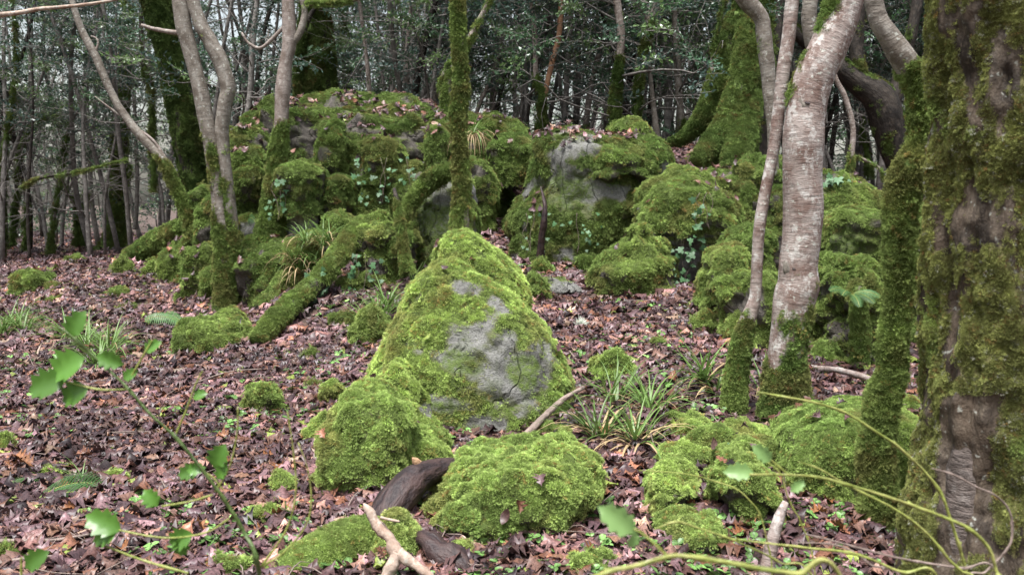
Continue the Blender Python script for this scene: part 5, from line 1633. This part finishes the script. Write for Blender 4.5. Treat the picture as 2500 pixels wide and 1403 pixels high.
G = 'clumps of woodrush among the rocks'
grass_clump('large woodrush clump arching over the leaves right of the pointed rock', [(1465, 1075)], 60, .56, .0105, .34, group=G)
grass_clump('woodrush clump with dry straw blades behind the shaggy mound', [(1555, 1090)], 56, .54, .0105, .4, group=G)
grass_clump('woodrush clump left of the upper stacked moss dome', [(1590, 1010)], 44, .5, .010, .25, group=G)
grass_clump('sparse woodrush clump below the double moss cushion', [(1500, 985)], 40, .48, .010, .2, group=G)
grass_clump('woodrush clump at the left foot of the thin birch', [(1715, 930)], 44, .48, .011, .3, group=G)
grass_clump('woodrush clump with broad blades between the thin birch and the leafy slope', [(1755, 965)], 40, .48, .012, .45, group=G)
grass_clump('few grass blades showing between the two birch feet', [(1850, 960)], 16, .4, .011, .5, group=G)
grass_clump('shaggy drooping grass clump on the steep mound by the fallen log', [(745, 590), (790, 600), (715, 630), (765, 640), (730, 665), (800, 585)], 40, .42, .009, .3, 1.4, group=G, base=9.45)
grass_clump('glossy grass tussock left of the pointed rock', [(930, 790), (905, 815), (950, 760)], 44, .5, .010, .08, 1.3, group=G)
grass_clump('tall grass blades left of the pointed rock peak', [(1012, 690)], 18, .5, .012, .05, .5, group=G)
grass_clump('wide grass tussock on the left leaf floor', [(215, 850), (265, 860), (170, 830), (240, 900)], 56, .5, .010, .05, 1.3, group=G)
grass_clump('grass tussock at the left edge with fern-like leaves', [(30, 800), (60, 815), (5, 820)], 56, .5, .010, .1, 1.2, group=G)
grass_clump('small grass tuft by the low moss patch at lower left', [(200, 1175)], 24, .20, .005, .05, 1.0, group=G)
grass_clump('withered brown grass hanging from the outcrop right of the slim mossy tree', [(1160, 335), (1150, 340)], 26, .7, .012, .75, 2.4, group=G, base=11.6)


def fern(label, spots, Y=None, L=.3, nf=1, az=None, name='fern'):
    r = np.random.default_rng(int(spots[0][0] * 3 + spots[0][1]))
    g0 = pix_ground(*spots[0]) if Y is None else at(*spots[0], Y)
    t = thing(name, label, 'fern', g0)
    for q in range(nf):
        acc = Acc()
        a = (az[q] if az else r.random() * 6.283)
        d = np.array([math.cos(a), math.sin(a), r.uniform(.3, 1.1)])
        d /= np.linalg.norm(d)
        p = np.array(g0)
        n = 22
        pts = [p.copy()]
        for i in range(n):
            d = d + np.array([0, 0, -.06])
            d /= np.linalg.norm(d)
            p = p + d * L / n
            pts.append(p.copy())
        tube_acc(acc, pts[::4] + [pts[-1]], [.0025] * (len(pts[::4])) + [.0006], 4, 12, 1)
        side = np.cross(d, [0, -.75, .66])
        side /= np.linalg.norm(side)
        for i in range(3, n):
            tt = i / n
            w = L * .22 * math.sin(math.pi * min(1, tt * .92 + .05)) ** .8
            for s in (-1, 1):
                dr = side * s + (pts[i + 1] - pts[i]) / np.linalg.norm(pts[i + 1] - pts[i]) * .45
                e = pts[i] + dr * w + np.array([0, 0, -w * .25])
                f = (pts[i + 1] - pts[i]) * .5
                m = pts[i] + dr * w * .45
                acc.add([pts[i] - f * .6, m - f * .75, e, m + f * .75, pts[i] + f * .6], [[0, 1, 3, 4], [1, 2, 3, 3]][:1], bk=np.zeros((5, 3)), moss=np.zeros(5))
                acc.F.append(np.array([[1, 2, 3]]) + acc.n - 5)
                acc.M.append(np.zeros(1, int))
        link('frond', acc.mesh('frond', [M['fern'], M['green_twig']], False), t)


fern('small fresh fern frond right of the shaggy foreground mound', [(1420, 1205)], None, .17, 2, [.15, .9])
fern('bright fern growing from the top of the hollow stump', [(2075, 720)], 6.9, .24, 5, [3.6, 4.1, 5.9, 5.3, 4.7])
fern('long fern fronds on the leaves at lower left', [(75, 1235)], None, .42, 2, [.9, .6])
fern('fern frond cut by the left edge of the picture', [(-20, 1200)], None, .3, 2, [1.2, .5])
fern('pale fern on the grey stone behind the forked tree', [(625, 545)], 11.2, .45, 3, [1.2, 2.2, .4])
fern('little fern at the left foot of the pointed rock', [(870, 880)], None, .3, 3, [2.6, 1.8, 3.4])
fern('dusty fern on the floor left of the moss mound', [(455, 800)], None, .5, 3, [2.6, .5, 3.3])


def ivy_leaf_mesh(L):
    ang = np.array([0, .35, .75, 1.15, 1.7, 2.3, 2.9])
    rad = np.array([1., .55, .72, .45, .62, .42, .12])
    pts = [(math.cos(a) * q * L, math.sin(a) * q * L, .04 * L * math.sin(q * 5)) for a, q in zip(ang, rad)]
    pts2 = [(x, -y, z) for x, y, z in pts[::-1][:-1]]
    V = np.array([(0, 0, .05 * L)] + pts + pts2)
    n = len(V)
    F = np.array([[0, i, i + 1] for i in range(1, n - 1)] + [[0, n - 1, 1]])
    return make_mesh('leaf', V, F, [M['ivy']], smooth=False)


IVY = [ivy_leaf_mesh(.045), ivy_leaf_mesh(.06), ivy_leaf_mesh(.035)]


def ivy(label, boxes, Y, n, s=1.0, seed=1):
    """ivy plant: trailing stems and leaves; boxes in the photograph"""
    r = np.random.default_rng(seed)
    x0, y0, x1, y1 = boxes
    t = thing('ivy', label, 'ivy', at((x0 + x1) / 2, y1, Y))
    acc = Acc()
    for k in range(3):
        xs = r.uniform(x0, x1)
        P = [at(xs + r.normal() * 5, y0 + (y1 - y0) * q / 4, Y + .03) for q in range(5)]
        tube_acc(acc, P, [.0025] * 5, 4, 14)
    link('stem', acc.mesh('stem', [M['twig']]), t)
    for k in range(n):
        o = link('leaf', IVY[k % 3], t)
        p = at(r.uniform(x0, x1), r.uniform(y0, y1), Y + r.normal() * .05)
        o.location = [float(v) for v in p]
        nz = Vector((r.normal() * .45, -1.0, .7 + r.normal() * .4))
        o.rotation_euler = nz.to_track_quat('Z', 'Y').to_euler()
        o.rotation_euler.rotate_axis('Z', r.random() * 6.28)
        q = s * r.uniform(.7, 1.2)
        o.scale = (q, q, q)


ivy('ivy with pale green leaves trailing down the tall rounded boulder', (1625, 575, 1725, 705), 9.02, 34, 1.25, 3)
ivy('upper ivy sprig hanging at the right of the tall rounded boulder', (1685, 470, 1735, 560), 8.98, 12, 1.1, 4)
ivy('ivy scrambling over the dark front of the outcrop', (865, 385, 1030, 500), 11.35, 44, 1.05, 5)
ivy('ivy leaves on the mossy-footed tree trunk', (645, 430, 700, 540), 10.75, 16, 1.2, 6)
ivy('ivy growing over the middle of the fallen log', (745, 655, 800, 740), 8.85, 20, 1.3, 7)
ivy('ivy tangle beside the upper part of the fallen log', (850, 620, 935, 710), 9.1, 20, 1.1, 8)
ivy('ivy leaves on the leafy hollow among right foreground stones', (1755, 1090, 1830, 1120), 4.55, 8, .8, 9)
ivy('ivy sprigs on the crest of the right mossy bank', (1995, 425, 2085, 455), 9.6, 12, 1.3, 10)
ivy('ivy sprouting through the moss of the grey rock face', (1270, 520, 1480, 620), 9.95, 26, .9, 11)

# white lichen tuft on the leaves
g = pix_ground(1418, 800)
acc = Acc()
r = np.random.default_rng(5)
for k in range(170):
    d = r.normal(size=3)
    d[2] = abs(d[2])
    d /= np.linalg.norm(d)
    p = g + [0, 0, .02]
    m = p + d * .03 + r.normal(size=3) * .008
    e = m + d * .03 + r.normal(size=3) * .014
    tube_acc(acc, [p, m, e], [.0016, .0014, .0008], 3, 3)
link('lichen_tuft', acc.mesh('lichen_tuft', [M['lichen']]), None, None, 'whitish lichen tuft lying on brown leaves right of the pointed rock', 'lichen')


# ------------------------------------------------------------------ shoots close to the camera
def holly_mesh(L, W, r, spines=4):
    n = 2 * spines + 3
    t = np.linspace(0, 1, n)
    w = W * np.sin(np.pi * np.clip(t, .02, .98) ** .85) ** .75
    w *= np.where(np.arange(n) % 2 == 1, .74, 1.12)
    w[0] = .004
    w[-1] = 0
    V = []
    for i in range(n):
        for s in (-1, -.5, 0, .5, 1):
            wav = .28 * w[i] * (1 if i % 2 == 0 else -.6) * abs(s) ** 2
            V.append((t[i] * L + (.05 * L if abs(s) == 1 and i % 2 == 0 and 0 < i < n - 1 else 0), s * w[i], wav + .25 * abs(s) * w[i] - .25 * L * (t[i] - .3) ** 2))
    V = np.array(V)
    i = np.arange(n - 1)[:, None] * 5
    j = np.arange(4)[None, :]
    return V, np.stack([i + j, i + j + 1, i + 6 + j, i + 5 + j], -1).reshape(-1, 4)


def put_leaf(parent, mesh, base, tip, face=(0, -1, .4)):
    """lay a leaf mesh (along +x, length 1) from base to tip, its face turned towards `face`"""
    from mathutils import Matrix
    d = Vector(tip) - Vector(base)
    L = d.length
    x = d.normalized()
    z = Vector(face)
    z = (z - x * z.dot(x)).normalized()
    y = z.cross(x)
    o = link('leaf', mesh, parent)
    m = Matrix((x * L, y * L, z * L)).transposed().to_4x4()
    m.translation = Vector(base)
    o.matrix_parent_inverse.identity()
    o.matrix_basis = Matrix.Translation(-parent.location) @ m if parent.type == 'EMPTY' else m


rh = np.random.default_rng(13)
HOLLY = [make_mesh('leaf', *holly_mesh(1, w_, rh, s_), [M['holly']]) for w_, s_ in ((.38, 3), (.42, 3), (.34, 3))]
YH = 1.75


def shoot(name, label, cat, stem, twigs, mat, tmat, leaves, meshes, Y, root):
    P, R = path_px(stem, Y)
    t = thing(name, label, cat, root)
    # the stem goes on down to the soil outside the picture
    R = R * .75
    rt = np.array(root, float)
    P = np.concatenate([[rt], [rt * .5 + P[0] * .5], P])
    R = np.concatenate([[R[0] * 1.2], [R[0] * 1.1], R])
    C = catmull(np.concatenate([P, R[:, None]], 1), 120)
    k = np.arange(120) % 11
    rs = np.random.default_rng(int(stem[0][0]))
    C[:, :3] += catmull(rs.normal(size=(14, 3)) * .0035, 120)
    C[:, 3] *= 1 + .45 * np.exp(-(k - 5.) ** 2 / .8)                 # swollen nodes
    limb('stem', C[:, :3], C[:, 3], mat, t, None, amp=.2, freq=45., nseg=8, n=240)
    buds = Acc()
    for q in range(16, 116, 11):
        a = C[q, :3]
        e = rs.normal(size=3) * .6 + (C[q + 2, :3] - a) / np.linalg.norm(C[q + 2, :3] - a)
        e /= np.linalg.norm(e)
        tube_acc(buds, [a, a + e * .005, a + e * .009], [C[q, 3] * .8, C[q, 3] * .6, .0004], 6, 5)
    link('bud', buds.mesh('bud', [M[mat]]), t)
    for tw, Yt in twigs:
        P2, R2 = path_px(tw, Yt)
        limb('twig', P2, R2, tmat, t, None, amp=.3, freq=45., nseg=7, n=40)
    for k, lf in enumerate(leaves):
        (bx, by, tx, ty) = lf[:4]
        f = lf[4] if len(lf) > 4 else (0.1, -1, .5)
        dz = lf[5] if len(lf) > 5 else 0
        ex = 1.0
        put_leaf(t, meshes[k % len(meshes)], at(bx, by, Y), at(bx + (tx - bx) * ex, by + (ty - by) * ex, Y + dz), f)


shoot('holly_shoot', 'young holly shoot with bright spiny leaves across the lower left foreground', 'holly shoot',
      [(632, 1403, 14), (590, 1300, 13), (540, 1215, 12), (495, 1150, 11), (430, 1065, 10), (370, 1005, 9), (310, 945, 9), (255, 890, 9), (205, 845, 9), (165, 812, 8), (138, 793, 6)],
      [([(312, 950, 5), (240, 950, 5), (165, 932, 4)], YH), ([(312, 935, 5), (340, 885, 5), (372, 830, 4)], YH), ([(430, 1058, 5), (455, 1000, 5), (475, 945, 4), (494, 905, 3)], YH),
       ([(525, 1200, 5), (560, 1140, 4), (578, 1060, 4), (581, 992, 3)], YH), ([(520, 1207, 5), (470, 1222, 5), (395, 1235, 4)], YH),
       ([(560, 1265, 5), (500, 1300, 5), (400, 1312, 5), (290, 1293, 4)], YH), ([(640, 1380, 6), (700, 1290, 5), (722, 1200, 4), (716, 1100, 4), (702, 1005, 3)], YH),
       ([(632, 1385, 6), (690, 1350, 5), (745, 1285, 4), (760, 1220, 4), (750, 1140, 3), (728, 1080, 3)], YH), ([(460, 1398, 7), (400, 1382, 7), (330, 1360, 6), (258, 1332, 4)], YH),
       ([(52, 1403, 6), (52, 1360, 5)], YH), ([(495, 1150, 5), (520, 1165, 4), (545, 1195, 3)], YH)],
      'dark_green_twig', 'green_twig',
      [(168, 822, 205, 758), (205, 872, 118, 915), (235, 868, 300, 890, (.1, -1, .2)), (160, 928, 62, 950), (215, 946, 145, 978), (352, 858, 392, 832), (300, 925, 335, 903),
       (520, 1140, 548, 1085, (.1, -1, .3)), (490, 1146, 430, 1158), (455, 1148, 500, 1140), (385, 1235, 350, 1195), (295, 1295, 205, 1255), (285, 1297, 222, 1320),
       (470, 1303, 408, 1325, (0, -1, .3)), (450, 1305, 440, 1360, (.2, -1, .2)), (60, 1385, 115, 1345), (470, 970, 505, 958, (.2, -1, .8)), (530, 1170, 552, 1130)],
      HOLLY, YH, (-.62, 2.25, 0.0))
PALE = [make_mesh('leaf', *holly_mesh(1, .30, rh, 3), [M['pale_leaf']])]
YS = 1.55
SHOOTS = [
    ('long bare yellow-green shoot arching across the lower right corner', [(2375, 1460, 10), (2361, 1396, 10), (2341, 1326, 10), (2316, 1261, 10), (2286, 1196, 10), (2226, 1121, 9), (2176, 1073, 9), (2101, 1028, 8), (2026, 995, 8), (1951, 973, 7), (1855, 961, 5)], [], [], 1.9, (1.2, 2.0, -.1)),
    ('low yellow-green shoot with two pale leaves along the bottom right', [(2445, 1470, 12), (2427, 1396, 12), (2412, 1346, 12), (2367, 1301, 11), (2301, 1266, 11), (2226, 1234, 11), (2151, 1206, 10), (2076, 1183, 10), (2001, 1163, 9), (1926, 1156, 8), (1835, 1153, 7)],
     [([(1925, 1158, 5), (1905, 1142, 5), (1882, 1122, 4)], 1.6)],
     [(1840, 1152, 1766, 1150, (0, -1, .5)), (1885, 1126, 1838, 1086, (-.2, -1, .3)), (1930, 1200, 1965, 1172)], 1.6, (1.1, 1.75, 0)),
    ('thick blurred green shoot along the very bottom edge with a pale leaf', [(2080, 1440, 19), (1950, 1399, 19), (1850, 1381, 19), (1775, 1369, 18), (1700, 1361, 18), (1640, 1360, 17), (1552, 1387, 16), (1486, 1404, 15), (1400, 1440, 14)],
     [([(1635, 1362, 8), (1602, 1331, 8), (1567, 1301, 7), (1548, 1290, 6)], 1.15)], [(1552, 1300, 1462, 1236, (0, -1, .35)), (1555, 1298, 1535, 1340, (.3, -1, .2))], 1.15, (.8, 1.25, 0)),
    ('thin green shoot rising in a curve left of the birch stick', [(1990, 1420, 7), (1900, 1376, 7), (1840, 1346, 7), (1750, 1301, 6), (1660, 1276, 6), (1600, 1291, 4)], [], [], 1.7, (.9, 1.75, 0)),
    ('yellow-green shoot running level just above the thick blurred shoot', [(2290, 1430, 9), (2201, 1391, 9), (2101, 1356, 9), (1951, 1334, 8), (1850, 1319, 7), (1755, 1304, 5)], [], [], 1.7, (1.0, 1.8, 0)),
    ('grey bare shoot crossing in front of the great trunk', [(2350, 1430, 8), (2402, 1391, 8), (2455, 1340, 8), (2469, 1306, 8), (2462, 1251, 8), (2427, 1206, 7), (2382, 1181, 6), (2327, 1156, 6), (2271, 1146, 4)], [], [], 1.9, (1.1, 1.95, 0)),
    ('straight yellow-green shoot below the long arching shoot', [(2390, 1450, 10), (2347, 1396, 10), (2301, 1341, 9), (2251, 1296, 9), (2176, 1249, 8), (2101, 1206, 7), (2051, 1173, 6), (2001, 1141, 5), (1946, 1125, 4)], [], [], 1.8, (1.1, 1.85, 0)),
    ('grey-brown bare shoot near the bottom right edge', [(2440, 1410, 8), (2341, 1386, 8), (2201, 1361, 7), (2051, 1331, 6), (1961, 1304, 4)], [], [], 1.85, (1.2, 1.9, 0)),
    ('lower of two grey shoots near the bottom right edge', [(2210, 1430, 7), (2126, 1371, 7), (2051, 1336, 6), (1946, 1319, 4)], [], [], 1.85, (1.0, 1.9, 0)),
    ('slender olive shoot hanging left of the huge moss boulder', [(1990, 1420, 6), (1956, 1284, 5), (1940, 1245, 5), (1926, 1206, 5), (1910, 1161, 4), (1880, 1126, 4)], [], [], 1.9, (.7, 1.95, 0)),
    ('thin yellow shoot in front of the small moss stones', [(1890, 1420, 5), (1875, 1330, 5), (1860, 1261, 5), (1835, 1221, 5), (1800, 1189, 5), (1750, 1171, 5), (1675, 1153, 4), (1560, 1145, 3)], [], [], 2.1, (.64, 2.15, 0)),
]
for lab, stem, tw, lv, Y, root in SHOOTS:
    shoot('bare_shoot', lab, 'shoot', stem, tw, 'twig' if ('grey' in lab or 'reddish' in lab) else 'green_twig', 'green_twig', lv, PALE, Y, root)

print('INSTANCES', N_INST[0], 'TRIS', sum(len(m.loops) - 2 * len(m.polygons) for m in bpy.data.meshes))
